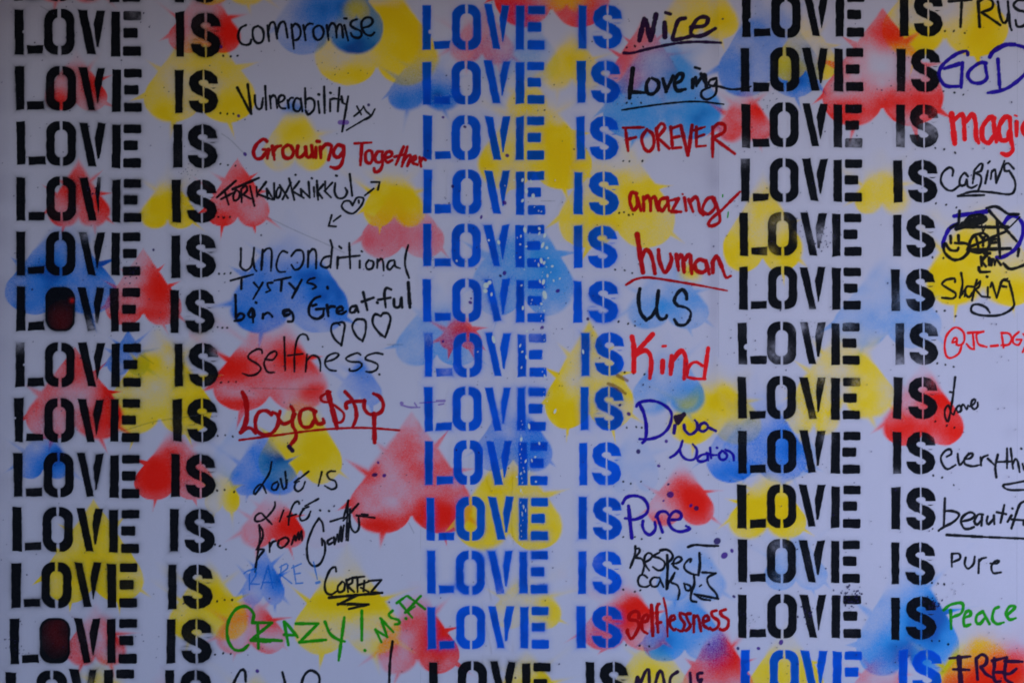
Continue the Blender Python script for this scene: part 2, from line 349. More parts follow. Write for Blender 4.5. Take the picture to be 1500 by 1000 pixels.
CRISP = {(603, 603), (115, 238), (137, 730), (863, 470), (1293, 12), (110, 508), (348, 232), (210, 364), (188, 483), (944, 26), (386, 802)}
HEARTS = [
 (RED, 603, 603, 180, 178, .44, .7, [(545, 692, 16, 1.2), (560, 768, 36, 1.5, 12), (642, 755, 32, 2.3, 22), (622, 692, 24, 1.0), (600, 650, 22, .5), (575, 735, 20, -.1)], 'large, around the ninth and tenth blue L'),
 # colour, centre x, tip y, width, height, base density, rim, blobs
 (RED, 105, -90, 100, 95, .4, .3, []),
 (YEL, 335, -95, 110, 103, .7, .3, []),
 (YEL, 293, 22, 164, 158, .38, .35, [(345, 155, 42, 1.6, 26), (300, 82, 40, 1.1, 26), (238, 165, 24, 1.3), (225, 130, 22, .5), (330, 95, 24, .6)], 'around the second IS of the left column'),
 (RED, 300, -24, 106, 102, .28, .35, [(338, 42, 20, 2.2, 24), (322, 60, 18, .8), (262, 50, 22, .25)], 'behind the topmost left IS'),
 (RED, 112, 76, 90, 86, .35, .3, [(140, 128, 18, 1.8), (90, 150, 16, 1.2), (120, 100, 22, .5)], 'behind the second LOVE of the left column', 1.7, [2, 3, 7]),
 (BLU, 430, 138, 60, 54, 0, .0, [(432, 154, 14, 1.6, 10)], 'peeking behind Vulnerability', 3),
 (YEL, 432, 146, 96, 104, .30, .15, [(436, 190, 24, 1.5, 20), (470, 237, 24, 1.0), (420, 205, 15, .5)], 'behind the word Growing'),
 (YEL, 552, -55, 180, 180, .35, .5, [(605, 60, 50, 2.6, 48), (520, 112, 45, 1.6, 14), (560, 10, 40, 1.5, 30), (475, 95, 14, .4)], 'right of the word compromise'),
 (BLU, 482, -80, 158, 160, .22, .2, [(525, 72, 34, 2.6, 20), (500, 10, 50, 1.5, 18), (470, 30, 22, .6), (540, 40, 22, 1.0), (440, 50, 30, .25)], 'behind the word compromise'),
 (YEL, 522, -30, 40, 60, .0, .0, [(523, 15, 16, 1.1, 14)], 'mixing green into the blue heart at the top', 4, []),
 (BLU, 622, 66, 108, 96, .30, .3, [(640, 145, 26, 2.0, 16), (590, 150, 22, 1.0, 14)], 'left of the second blue LOVE'),
 (PNK, 706, 2, 92, 92, .36, .3, [(700, 75, 30, .5)], 'between the first two blue LOVE lines'),
 (RED, 808, -138, 168, 178, .45, .4, [(752, 20, 26, 2.0), (850, 20, 40, .5)], 'at the top edge over the first blue line'),
 (YEL, 830, -60, 90, 80, .0, .0, [(830, 2, 22, 1.0, 12)], 'at the top edge', 5, []),
 (LBL, 755, 0, 130, 120, .16, .1, [(712, 28, 14, .3), (770, 75, 20, .2)], 'faint among the first blue LOVE lines'),
 (YEL, 838, 42, 92, 90, .42, .1, [(836, 92, 26, 1.8), (815, 110, 14, .6)], 'left of the second blue IS', 3),
 (YEL, 772, 95, 60, 78, .2, .2, [(778, 148, 26, 1.3, 18)], 'under the second blue LOVE', 2.5),
 (YEL, 783, 118, 168, 160, .45, .35, [(820, 235, 46, 2.2), (810, 200, 30, 1.0), (712, 240, 24, 1.3), (750, 225, 30, .6)], 'behind the third and fourth blue lines'),
 (YEL, 903, 188, 172, 176, .34, .35, [(935, 285, 42, 1.7, 28), (860, 325, 46, 2.0, 26), (850, 365, 20, 1.2), (945, 340, 34, .7)], 'left of the word amazing', 2.2),
 (PNK, 944, 26, 98, 112, .36, .3, [(912, 75, 22, 1.6, 30), (925, 120, 16, .6), (950, 55, 16, .6)], 'behind the word Nice'),
 (YEL, 1027, -55, 110, 114, .40, .15, [(1010, 40, 40, 1.4, 16), (1062, 28, 22, 1.6), (1020, 10, 20, .4)], 'right of the word Nice'),
 (LBL, 970, 32, 176, 172, .55, .35, [(930, 165, 36, .9, 26), (1020, 172, 34, 1.2, 22), (990, 120, 40, .3), (890, 130, 16, .5)], 'behind the words Loveing and FOREVER', 2.2),
 (BLU, 1127, -25, 150, 168, .42, .25, [(1168, 112, 24, 2.0, 20), (1075, 95, 22, .5), (1110, 40, 30, .4), (1070, 135, 20, .8)], 'behind the first two black lines of the right column'),
 (YEL, 1180, 20, 96, 98, .22, .5, [(1148, 95, 18, .9), (1212, 100, 14, 1.2), (1178, 40, 14, 1.2)], 'behind the second LOVE of the right column'),
 (RED, 1091, 124, 80, 84, .45, .3, [(1112, 160, 18, 1.8), (1080, 190, 20, .6)], 'at the third L of the right column'),
 (YEL, 1384, -92, 184, 176, .34, .55, [(1440, 60, 44, 2.2, 34), (1345, 62, 40, 1.5, 20), (1450, 20, 20, 1.4), (1330, 70, 20, 1.0), (1385, 20, 30, -.2)], 'behind the word TRUST'),
 (RED, 1293, 12, 178, 172, .34, 1.0, [(1302, 48, 24, 1.4, 18), (1245, 165, 34, 1.3, 18), (1345, 150, 46, 1.6, 18), (1290, 110, 30, -.12)], 'spanning the first three lines of the right column'),
 (YEL, 1292, 228, 80, 86, .42, .3, [(1265, 290, 24, 1.4, 22), (1310, 275, 22, 1.2, 22)], 'left of the fourth IS of the right column', 2.6),
 (YEL, 1117, 258, 116, 140, .62, .5, [(1085, 370, 28, 1.2), (1150, 370, 28, 1.2), (1120, 300, 22, .5), (1130, 345, 20, -.2)], 'behind the fifth LOVE of the right column'),
 (YEL, 1440, 284, 168, 164, .5, .6, [(1405, 405, 50, 2.2, 44), (1420, 340, 40, .8), (1490, 425, 26, 1.6, 20), (1470, 365, 30, -.3)], 'behind the crossed-out scribble and the word sharing', 2.2),
 (LBL, 1300, 368, 160, 142, .26, .2, [(1320, 470, 44, .3, 22)], 'faint under the sixth line of the right column', 2.5),
 (YEL, 1237, 472, 146, 140, .50, .5, [(1275, 530, 30, .7), (1265, 590, 24, .9), (1190, 620, 20, 1.0), (1205, 510, 18, 1.0), (1230, 575, 26, -.15)], 'behind the seventh and eighth LOVE of the right column'),
 (YEL, 1192, 540, 74, 96, .35, .5, [(1190, 620, 24, 1.0)], 'under the eighth LOVE of the right column'),
 (YEL, 1048, 528, 134, 122, .40, .3, [(1062, 588, 34, 2.2, 24), (1012, 632, 26, 2.0, 20), (1090, 600, 20, .7)], 'around the word Diva', 2.6),
 (LBL, 1125, 560, 140, 140, .14, .15, [(1138, 690, 10, .1)], 'faint at the eighth LOVE of the right column', 3),
 (BLU, 1108, 556, 148, 150, .30, .25, [(1162, 645, 26, 1.5, 28), (1072, 692, 34, 1.4, 18), (1150, 668, 20, .8), (1110, 660, 30, .4)], 'behind the ninth LOVE of the right column', 2),
 (RED, 1352, 532, 118, 120, .42, .9, [(1382, 580, 24, 2.2, 22), (1330, 630, 40, 1.5, 18), (1390, 625, 24, 1.2), (1350, 560, 20, -.1)], 'left of the word Love'),
 (YEL, 1124, 682, 114, 106, .55, .5, [(1100, 750, 46, 2.0, 34), (1150, 745, 30, 1.4), (1120, 705, 20, -.2)], 'behind the tenth LOVE of the right column'),
 (LBL, 1166, 772, 92, 92, .26, .25, [(1140, 835, 20, .2)], 'faint behind the eleventh LOVE of the right column', 2),
 (LBL, 1330, 806, 152, 184, .26, .2, [(1375, 900, 42, 1.8, 46), (1318, 960, 40, 2.0, 30), (1345, 920, 40, .9), (1390, 870, 20, .3)], 'behind the twelfth IS of the right column', 2),
 (YEL, 1435, 900, 150, 150, .3, .2, [(1400, 960, 40, 2.2, 40), (1440, 985, 40, 1.6)], 'behind the word FREE', 4),
 (RED, 1460, 880, 170, 170, .08, .1, [(1480, 985, 34, 1.6, 26), (1420, 1010, 34, 1.6, 24), (1450, 1015, 40, 1.2)], 'behind the word FREE, fading into yellow', 4, []),
 (YEL, 1152, 915, 110, 112, .42, .4, [(1130, 985, 30, 1.3), (1190, 980, 24, 1.4), (1150, 950, 20, -.1)], 'behind the blue LOVE at the bottom right', 2.2),
 (RED, 1290, 948, 80, 80, .3, .2, [(1345, 1000, 20, .6)], 'at the bottom edge near the blue IS', 2.5),
 (YEL, 955, 925, 110, 104, .34, .2, [(955, 985, 34, 1.5, 20)], 'behind the bottom word in the middle column', 3),
 (LBL, 1003, 856, 122, 112, .42, .3, [(978, 940, 28, 2.0, 22), (1030, 900, 30, .7), (1000, 900, 30, .5)], 'behind the word Selflessness', 2),
 (LBL, 1012, 774, 100, 106, .24, .25, [(1030, 815, 18, .2)], 'faint behind Respect cards', 2.5),
 (RED, 914, 846, 124, 106, .30, .25, [(948, 888, 28, 2.0, 18), (920, 902, 22, 1.6, 20), (895, 918, 24, .5), (868, 940, 18, .8)], 'left of the word Selflessness', 2.4),
 (RED, 1052, 912, 104, 118, .40, .3, [(1062, 962, 24, 2.4, 26), (1020, 985, 18, .5)], 'behind the blue L at the bottom right', 2.2),
 (BLU, 1050, 915, 70, 80, 0, 0, [(1045, 945, 18, .5, 26)], 'misting the red heart at the bottom', 5, []),
 (RED, 998, 672, 98, 98, .16, .3, [(1020, 735, 22, 2.6, 24), (965, 762, 18, .8, 10), (995, 720, 24, .8)], 'right of the word Pure', 2),
 (LBL, 980, 492, 106, 114, .28, .2, [(1008, 580, 22, 1.1, 20), (940, 560, 24, .25), (985, 600, 18, .7)], 'behind the word Kind', 2.4),
 (YEL, 985, 500, 80, 100, 0, .0, [(1008, 594, 24, .35, 16)], 'tinting the blue heart under Kind', 4, []),
 (LBL, 978, 374, 118, 108, .36, .2, [(968, 448, 18, .9, 14), (1010, 440, 20, .3), (940, 465, 20, .4)], 'behind the word US', 2.2),
 (YEL, 1010, 368, 40, 50, 0, 0, [(1012, 398, 12, 1.4, 10)], 'as a small patch under the word human', 3, []),
 (LBL, 930, 610, 70, 110, .14, .1, [], 'faint near the word Nation', 5),
 (YEL, 863, 470, 132, 158, .62, .7, [(830, 605, 34, 1.6, 24), (812, 560, 18, 1.2, 40), (905, 570, 26, 1.0), (862, 500, 20, .8), (836, 560, 14, -.5)], 'behind the seventh and eighth blue IS', 1.6),
 (LBL, 766, 286, 150, 176, .42, .10, [(800, 390, 36, 1.1), (740, 370, 34, .5), (765, 435, 30, .4)], 'behind the fifth and sixth blue LOVE', 2),
 (LBL, 640, 420, 124, 116, .40, .25, [(655, 500, 26, .5), (600, 500, 20, .1)], 'pale around the sixth and seventh blue L', 2.4),
 (RED, 674, 452, 62, 60, .50, .4, [(680, 480, 18, .8)], 'small, between the sixth and seventh blue LOVE', 1.6),
 (YEL, 745, 648, 158, 157, .55, .8, [(700, 770, 40, 1.3), (785, 780, 40, 1.3), (740, 690, 40, 1.6, 22), (720, 720, 26, .8), (795, 730, 18, -.2)], 'behind the tenth blue LOVE'),
 (BLU, 752, 574, 116, 116, .34, .3, [(782, 655, 22, 1.7, 26), (775, 620, 24, .9, 10), (735, 660, 24, .5)], 'behind the ninth blue LOVE', 2),
 (YEL, 772, 826, 104, 94, .22, .2, [(805, 895, 18, 1.5, 18), (760, 850, 20, .3)], 'behind the twelfth blue LOVE', 2.2),
 (RED, 612, 862, 120, 124, .38, .6, [(642, 938, 26, 2.0, 30), (572, 945, 18, .6), (600, 905, 18, .6)], 'behind the twelfth blue L'),
 (YEL, 508, 800, 156, 158, .52, .6, [(500, 880, 70, 2.0, 20), (540, 850, 30, 1.0), (470, 940, 26, .8), (510, 920, 26, -.25)], 'behind the words CORTEZ and CRAZY'),
 (YEL, 305, 820, 116, 116, .55, .5, [(315, 880, 34, 1.8), (345, 890, 20, 1.0), (262, 920, 20, 1.2)], 'behind the eleventh and twelfth IS of the left column'),
 (RED, 368, 860, 100, 96, .26, .5, [(398, 897, 18, 1.1, 20), (355, 890, 20, .4)], 'behind the first letters of CRAZY'),
 (YEL, 348, 868, 30, 40, 0, 0, [(350, 886, 12, 1.0)], 'misting over the pink heart by CRAZY', 4, []),
 (BLU, 386, 802, 64, 84, .35, .4, [(405, 850, 16, 1.6, 22), (378, 835, 14, .5)], 'behind the word RARE'),
 (RED, 400, 712, 94, 90, .30, .3, [(430, 768, 22, 2.4, 18), (400, 790, 18, .6)], 'behind the word Life'),
 (YEL, 440, 568, 122, 140, .50, .3, [(470, 660, 30, 1.6, 34), (440, 690, 24, .8), (450, 612, 26, .7), (400, 665, 28, 1.5)], 'under the word Loyalty', 2),
 (BLU, 386, 628, 100, 98, .30, .15, [(402, 666, 28, 2.8), (392, 712, 26, 1.6, 14), (350, 690, 20, .4)], 'between Loyalty and Love is', 2.6),
 (RED, 395, 450, 168, 152, .34, .6, [(340, 538, 30, 2.2, 20), (430, 515, 28, 2.2, 26), (460, 575, 22, 1.5, 12), (348, 592, 30, 1.3, 9), (390, 560, 26, .3)], 'behind the word selfness', 2.2),
 (BLU, 527, 520, 64, 74, .34, .2, [(524, 532, 12, 1.2), (535, 560, 20, .3)], 'under the last letters of selfness'),
 (BLU, 424, 318, 174, 170, .32, .25, [(448, 402, 28, 1.9, 14), (490, 430, 24, 1.9, 26), (465, 430, 24, 1.2), (352, 470, 40, 1.3, 20), (380, 430, 40, .7), (500, 460, 20, .8)], 'behind unconditional and Greatful', 2.4),
 (RED, 348, 232, 94, 100, .60, .7, [(362, 262, 18, 1.0), (320, 322, 18, 1.3)], 'behind FORT at the left of the handwriting', 1.6),
 (PNK, 590, 262, 122, 116, .10, .1, [(570, 345, 40, .8, 34), (540, 350, 12, .6), (635, 345, 30, .7, 30)], 'above unconditional', 2.2),
 (YEL, 578, 232, 92, 100, .7, .6, [(595, 290, 30, 1.6), (560, 300, 24, .8)], 'under the word Together', 2.2),
 (BLU, 90, 318, 164, 142, .50, .3, [(75, 398, 26, 1.8, 22), (152, 380, 18, 1.9, 22), (50, 440, 36, .8, 20), (130, 430, 30, .7), (20, 350, 30, -.2)], 'behind the fifth and sixth LOVE of the left column', 1.8),
 (RED, 210, 364, 112, 112, .34, .35, [(232, 425, 22, 2.0, 34), (215, 460, 40, .9, 10), (180, 440, 26, .2)], 'left of the fifth and sixth IS of the left column', 1.5),
 (YEL, 246, 250, 80, 86, .7, .3, [(240, 300, 30, 1.6, 34), (228, 330, 18, 1.0)], 'behind the fourth IS of the left column', 3),
 (RED, 115, 238, 92, 94, .65, .7, [(100, 280, 20, .9), (150, 300, 16, .8)], 'behind the fourth LOVE of the left column'),
 (BLU, 188, 483, 62, 66, .6, .3, [(190, 505, 12, .6)], 'small, at the seventh E of the left column'),
 (YEL, 234, 478, 154, 158, .52, .6, [(230, 520, 50, 1.6, 30), (280, 590, 40, 1.5), (200, 610, 40, 1.0, 20), (240, 565, 24, -.35), (200, 530, 20, .8)], 'behind the seventh and eighth IS of the left column', 1.6),
 (RED, 110, 508, 144, 136, .40, .7, [(168, 575, 20, 2.6, 30), (150, 620, 26, 1.4), (112, 540, 22, 1.2, 24), (70, 600, 30, .1)], 'behind the seventh and eighth LOVE of the left column', 1.5),
 (BLU, 64, 620, 80, 80, .30, .3, [(85, 668, 18, 2.0, 22), (60, 690, 20, .9)], 'at the ninth O of the left column', 2),
 (RED, 255, 624, 116, 108, .30, .35, [(225, 700, 26, 2.8, 26), (250, 670, 22, .9), (285, 690, 26, .6)], 'behind the ninth IS of the left column', 1.5),
 (YEL, 326, 678, 52, 72, .30, .2, [(343, 732, 14, 1.8, 16)], 'small, right of the ninth IS of the left column', 2),
 (YEL, 137, 730, 146, 152, .75, .6, [(150, 850, 50, 1.0), (110, 830, 40, .6), (155, 770, 20, .5)], 'behind the tenth and eleventh LOVE of the left column', 1.3),
 (RED, 140, 884, 88, 90, .30, .5, [(172, 922, 14, 2.0, 20), (150, 900, 18, .6), (115, 965, 20, .3)], 'behind the twelfth LOVE of the left column'),
 (YEL, 154, 966, 90, 90, .8, .4, [], 'at the bottom edge of the left column'),
 (YEL, 376, 982, 90, 90, .6, .3, [], 'at the bottom edge among the handwriting'),
 (PNK, 238, 985, 80, 80, .4, .3, [], 'at the bottom edge by the left IS'),
 (YEL, 772, 950, 110, 100, .5, .5, [(790, 990, 30, 1.2)], 'behind the black LOVE at the bottom of the middle column'),
 (PNK, 480, 742, 60, 60, .04, .02, [], 'very faint among the handwriting', 5, []),
 (LBL, 360, 590, 90, 110, .14, .1, [], 'faint left of the word Loyalty', 4, []),
]
for hh in HEARTS: heart(*hh)

# ---------------------------------------------------------------- stencil letters
def rbox(px, py, cx, cy, hx, hy, r):
    qx = np.abs(px - cx) - (hx - r); qy = np.abs(py - cy) - (hy - r)
    return r - (np.hypot(np.maximum(qx, 0), np.maximum(qy, 0)) + np.minimum(np.maximum(qx, qy), 0))

def polydist(px, py, pts):
    d = None
    for (xa, ya), (xb, yb) in zip(pts[:-1], pts[1:]):
        ex, ey = xb - xa, yb - ya; L = ex * ex + ey * ey + 1e-9
        t = np.clip(((px - xa) * ex + (py - ya) * ey) / L, 0, 1)
        e = np.hypot(px - xa - t * ex, py - ya - t * ey)
        d = e if d is None else np.minimum(d, e)
    return d

def jq(pts, r, a=0.7): return [(x + r.normal(0, a), y + r.normal(0, a)) for x, y in pts]

SP = [(57.5, 20), (56, 13), (50.5, 8.5), (43, 7), (35.5, 8.5), (29.5, 13.5), (28.3, 20), (31, 26), (37, 30), (43, 32), (50, 35.5), (56, 40), (58, 46), (55.5, 52), (50, 56), (43, 57.3), (35.5, 56), (30, 51.5), (28.5, 47)]
def letter_sd(ch, u, v, r):
    if ch == 'L':
        return np.maximum(convex(u, v, jq([(0, 0), (12.8, 0), (12.9, 64.3), (.5, 64.3)], r, .5)), convex(u, v, jq([(18, 52.3), (41.6, 51.6), (41.8, 63), (18.2, 63.8)], r, .5)))
    if ch == 'O' or ch == 'Q':
        o = rbox(u, v, 65.7, 32, 21.8, 32.7, 17)
        if ch == 'Q': return o
        i = rbox(u, v, 65.7, 32, 9.2 + r.uniform(0, .8), 20.5, 9)
        o = np.minimum(o, -i)
        k = 2.0 + r.uniform(0, .6); gp = np.abs(u - 65.9 - (v - 32) * .01) - k
        return np.minimum(o, np.maximum(gp, np.where(np.abs(v - 32) < 18, 9, -9)))
    if ch == 'V':
        a = convex(u, v, jq([(92.3, 0), (104, 0), (117.5, 63.5), (106.5, 63.5)], r, .5))
        b = convex(u, v, jq([(120, .5), (131, .5), (121, 52.5), (119.3, 52.5), (115.3, 22)], r, .5))
        return np.maximum(a, b)
    if ch == 'E':
        a = convex(u, v, jq([(140.5, 1.5), (152.9, 1.5), (153, 64.5), (140.5, 64.5)], r, .5))
        for (p, q, s_, t) in ((158, 183.6, 1, 13.6), (158, 178.4, 25, 38.8), (157.8, 183.6, 51.2, 64.6)):
            a = np.maximum(a, rbox(u, v, (p + q) / 2 + r.normal(0, .3), (s_ + t) / 2, (q - p) / 2, (t - s_) / 2, 2.2))
        return a
    if ch == 'I':
        return convex(u, v, jq([(0, .5), (12.6, .5), (12.7, 63.5), (.3, 63.5)], r, .5))
    if ch == 'S':
        d = 7.0 - polydist(u, v, SP)
        d = np.minimum(d, -rbox(u, v, 60, 23.5, 15, 3.2, .5))
        d = np.minimum(d, -rbox(u, v, 26, 42, 14.5, 3.4, .5))
        return np.minimum(d, np.abs(u - 43 - (v - 32) * .008) - 1.5)

BLK = (0.006, 0.006, 0.008); BL2 = (0.0003, 0.068, 0.45)
FADES = [(195, 18, 9, .5), (208, 28, 6, .5), (27, 502, 10, .8), (137, 478, 10, .75), (318, 515, 8, .5), (150, 262, 8, .35), (124, 345, 8, .4), (1318, 205, 15, .5), (1367, 185, 16, .55), (1250, 211, 12, .6), (1204, 345, 12, .75), (1172, 345, 8, .35), (1140, 325, 12, .4), (1128, 370, 10, .3),
         (1372, 162, 8, .4), (1090, 212, 8, .2), (1087, 235, 8, .4), (1366, 470, 12, .45), (1310, 480, 14, .3), (1345, 535, 12, .4), (1318, 530, 10, .6), (1140, 515, 14, .5), (1172, 478, 8, .7), (1205, 555, 9, .3), (1255, 560, 8, .6), (1312, 700, 10, .4), (1372, 630, 8, .3), (1210, 640, 8, .3), (1140, 800, 10, .4), (1320, 440, 14, .35), (1238, 475, 12, .3),
         (1372, 480, 10, .2), (1186, 458, 9, .4), (1198, 485, 10, .4), (1085, 540, 9, .4), (1190, 610, 8, .2), (628, 492, 12, .5), (655, 545, 10, .4), (780, 492, 12, .3), (870, 820, 10, .25), (1120, 95, 8, .2), (1360, 940, 8, .2), (210, 1000, 9, .3), (130, 1000, 10, .4), (735, 870, 14, .3), (1366, 560, 8, .4), (1372, 640, 8, .3), (1140, 845, 8, .3)]
NOTCH = [(35.5, 47, 2.2), (631, 47, 3), (1100, 30, 3.2), (36, 534, 1.8), (1094, 508, 4.2), (1193, 490, 1.5), (22, 612, 1.6), (1098, 985, 3), (636, 527, 2.4)]

def phrase(lv, iS, ink, halo, label, dots, full_o=False, seed=0):
    root = bpy.data.objects.new('stencil_phrase', None); scn.collection.objects.link(root); root.parent = wall
    root['label'] = label
    r = np.random.default_rng(seed)
    lx, ly, lw, lh, slope = lv; ix, iy, iw, ih = iS
    for ch in 'LOVEIS':
        if ch in 'LOVE':
            sx, sy, ox, oy = lw / 184.0, lh / 64.5, lx, ly
            u0, u1 = {'L': (0, 42), 'O': (44, 88), 'V': (92, 131), 'E': (140, 184)}[ch]
            oy += slope * (u0 + u1) / 2 * sx
        else:
            sx, sy, ox, oy = iw / 65.0, ih / 64.5, ix, iy
            u0, u1 = {'I': (0, 13), 'S': (21, 65)}[ch]
        m = 13 if halo > .5 else 9
        box = clipbox(ox + u0 * sx - m, oy - m, ox + u1 * sx + m, oy + 65 * sy + m)
        x0, y0, x1, y1 = box
        if y1 - y0 < 6 or x1 - x0 < 6: continue
        sl = (slice(y0 - Y0, y1 - Y0), slice(x0 - X0, x1 - X0))
        X = np.broadcast_to(gx[:, sl[1]], (y1 - y0, x1 - x0)); Y = np.broadcast_to(gy[sl[0]], (y1 - y0, x1 - x0))
        an = r.normal(0, .004); cxp = ox + (u0 + u1) / 2 * sx; cyp = oy + 32 * sy
        Xr = X + an * (Y - cyp); Yr = Y - an * (X - cxp)
        u = (Xr - ox + r.normal(0, .35)) / sx; v = (Yr - oy + r.normal(0, .35)) / sy
        cc = 'Q' if (ch == 'O' and full_o) else ch
        s_ = letter_sd(cc, u, v, r)
        s_ = s_ + .45 + (N9[sl] - .5) * .8 + (N4[sl] - .5) * .5
        for nx, ny, nr in NOTCH: s_ = np.minimum(s_, np.hypot((X - nx) , (Y - ny)) - nr)
        e = 0.6 + halo * 0.6 * np.clip(N22[sl] * 1.8 - .5, 0, 1.5)
        cov = sst(s_, -e, e)
        f = np.ones_like(cov)
        for fx, fy, fr, fa in FADES:
            if x0 - 20 < fx < x1 + 20 and y0 - 20 < fy < y1 + 20:
                q = np.exp(-((X - fx) ** 2 + (Y - fy) ** 2) / fr ** 2)
                f = f * (1 - .62 * fa * q * (.4 + 1.1 * N4[sl]))
        if r.random() < .5:
            fx, fy = r.uniform(x0 + m, x1 - m), r.uniform(y0 + m, y1 - m)
            f = f * (1 - r.uniform(.0, .02) * np.exp(-((X - fx) ** 2 + (Y - fy) ** 2) / r.uniform(8, 18) ** 2))
        cov = cov * np.clip(f, 0, 1) * 0.997
        hs = halo * r.uniform(.6, 1.4) * (0.25 + 1.3 * N22[sl])
        hl = (.30 * np.exp(-np.clip(-s_, 0, 99) / 2.4) + .05 * np.exp(-np.clip(-s_, 0, 99) / 6)) * hs
        edge = np.minimum(np.minimum(X - x0, x1 - 1 - X), np.minimum(Y - y0, y1 - 1 - Y)) / 4.0
        hl = hl * np.clip(edge, 0, 1)
        cov = np.maximum(cov, hl)
        inkc = ink
        if ink is BL2:      # uneven spray: navy where it is thick, azure in the mist round the edges
            thick = np.clip(.70 + .65 * NF[sl] , .6, 1.35)[..., None]
            azure = (1 - sst(s_, -1.5, 3.5))[..., None]
            inkc = np.array(BL2, np.float32) * thick * (1 - azure) + azure * (np.array([.004, .13, .56], np.float32))
        o = apply(cov.astype(np.float32), box, inkc, 'stencil_letter', root, M_SPRAY, grain=.28, mult=0.15 if ink is BLK else .25, eps=.022)
        if cc == 'Q' and o:
            q = (np.exp(-((X - cxp - 3) / 17) ** 2 - ((Y - cyp - (14 if seed % 2 else -16)) / 26) ** 2) * (.07 if seed % 2 else .12) * (.4 + 1.2 * N22[sl]) * sst(s_, 1, 6)).astype(np.float32)
            q = q + (np.exp(-((X - (cxp + 17)) ** 2 + (Y - cyp + 12) ** 2) / 10) * .6).astype(np.float32) * (seed % 2)
            apply(np.clip(q, 0, 1), box, (.8, .01, .01), 'red_overspray', root, M_SPRAY, grain=.1, eps=.01, label='dark red tint inside the filled black O')
    if dots: dotset(dots, BLK, 'marker_dots', root, 1.6, kind='stuff')

def dotset(pts, ink, name, parent, rad, label=None, kind=None, mat=None, mult=0.1):
    xs = [p[0] for p in pts]; ys = [p[1] for p in pts]; m = 9
    mr = max([p[2] for p in pts if len(p) > 2] + [rad]) + 4
    box = clipbox(min(xs) - mr, min(ys) - mr, max(xs) + mr, max(ys) + mr); x0, y0, x1, y1 = box
    cov = np.zeros((y1 - y0, x1 - x0), np.float32)
    r = np.random.default_rng(int(xs[0] * 3 + ys[0]))
    for p in pts:
        x, y = p[:2]; q = p[2] if len(p) > 2 else rad * r.uniform(.85, 1.2)
        el = p[3] if len(p) > 3 else r.uniform(.85, 1.25)
        a, b = max(x0, int(x - q * 2 - 4)), min(x1, int(x + q * 2 + 5)); c, d = max(y0, int(y - q * 2 - 4)), min(y1, int(y + q * 2 + 5))
        if a >= b or c >= d: continue
        X = np.arange(a, b)[None, :]; Y = np.arange(c, d)[:, None]
        tlt = r.uniform(-.3, .3)
        sdv = q - np.hypot((X - x + tlt * (Y - y)) * el ** .5, (Y - y) / el ** .5)
        cv = sst(sdv, -.8, .8) * (.94 if q > 1 else .8)
        s = cov[c - y0:d - y0, a - x0:b - x0]; np.maximum(s, cv, out=s)
    return apply(cov, box, ink, name, parent, mat or M_INK, grain=.1, mult=mult, eps=.03, label=label, kind=kind)

ORD = ['cropped top', 'first', 'second', 'third', 'fourth', 'fifth', 'sixth', 'seventh', 'eighth', 'ninth', 'tenth', 'eleventh', 'twelfth', 'bottom']
c1 = [  # L left, L top, LOVE width, height, slope, I left, I top, IS width
 (20, -64, 186, 65, .01, 256, -60, 65), (20.5, 14.5, 187, 66, .008, 257.5, 18, 65.5), (23, 98, 184.5, 63.5, .012, 255.5, 102.5, 64), (24, 178, 183.5, 64, .018, 254.5, 182.5, 64.5), (24, 259, 183.5, 63.5, .015, 252, 263, 65.5), (24, 340, 182, 63.5, .0, 251, 344, 65), (23, 420, 183, 64, .008, 250, 424, 64.5), (22, 502, 184, 64, .0, 256, 502.5, 64), (21, 584, 184.5, 63.5, .0, 253, 584, 64.5), (20.5, 663, 184, 64, .01, 251, 664.5, 65), (18.6, 742.5, 185.5, 64, .015, 248.3, 744.6, 66.5), (16.6, 824.6, 185, 65.5, -.006, 246.5, 826, 65.5), (14.5, 906, 186.5, 65.5, -.008, 243.5, 906.5, 67), (9.6, 984, 187, 65, -.03, 242, 981, 68)]
c2 = [
 (618.7, 8, 180, 65, 0, 847.5, 8, 63.5), (618.7, 90.5, 179, 62.5, 0, 845, 89.5, 64), (619.5, 169.5, 178.5, 64, .004, 844, 170.5, 62.5), (619.5, 248.7, 178.5, 64, .01, 841, 251, 65), (619.5, 329, 178, 62.5, .0, 840, 330.5, 64), (619.5, 409.5, 179, 62, .0, 840, 411, 65.5), (621.5, 489, 178.5, 63.5, -.01, 851, 487, 63.5), (620.5, 567, 180, 64, .0, 850, 566, 63.5), (621.5, 645, 180.5, 64, .008, 847.5, 647, 63), (624.8, 728, 178.5, 63, .0, 848, 727, 63), (624.8, 806, 178, 63.5, .0, 847, 807, 63.5), (626, 888, 178, 62, -.005, 845, 887, 66), (628, 969, 178.5, 64, .0, 858, 969, 61.5)]
c3 = [
 (1087, -10, 179, 64.5, 0, 1318.5, -10.5, 62.5), (1085, 70.5, 180, 63.5, .0, 1314, 72, 63), (1085.7, 152, 177.5, 63.5, .0, 1312.5, 153, 62), (1085, 233, 178, 62.5, .0, 1309.5, 234.5, 63.5), (1083, 312, 178.5, 62.5, .0, 1307.5, 314.5, 62.5), (1082.5, 391.5, 178.5, 62, .0, 1306, 394.5, 63.5), (1081.5, 472, 178, 61.5, .0, 1312, 472.5, 62), (1081, 552, 179, 61.5, .0, 1309, 552.5, 63), (1081, 630.5, 179, 62, .0, 1307.5, 632, 62.5), (1081, 710, 179.5, 62.5, .0, 1306, 713, 64), (1081, 790, 178.8, 62.5, .0, 1305, 793.6, 64), (1081, 870.5, 180.5, 63, .0, 1305, 873.6, 66), (1085, 952, 178, 63, .0, 1316, 951, 63.5)]
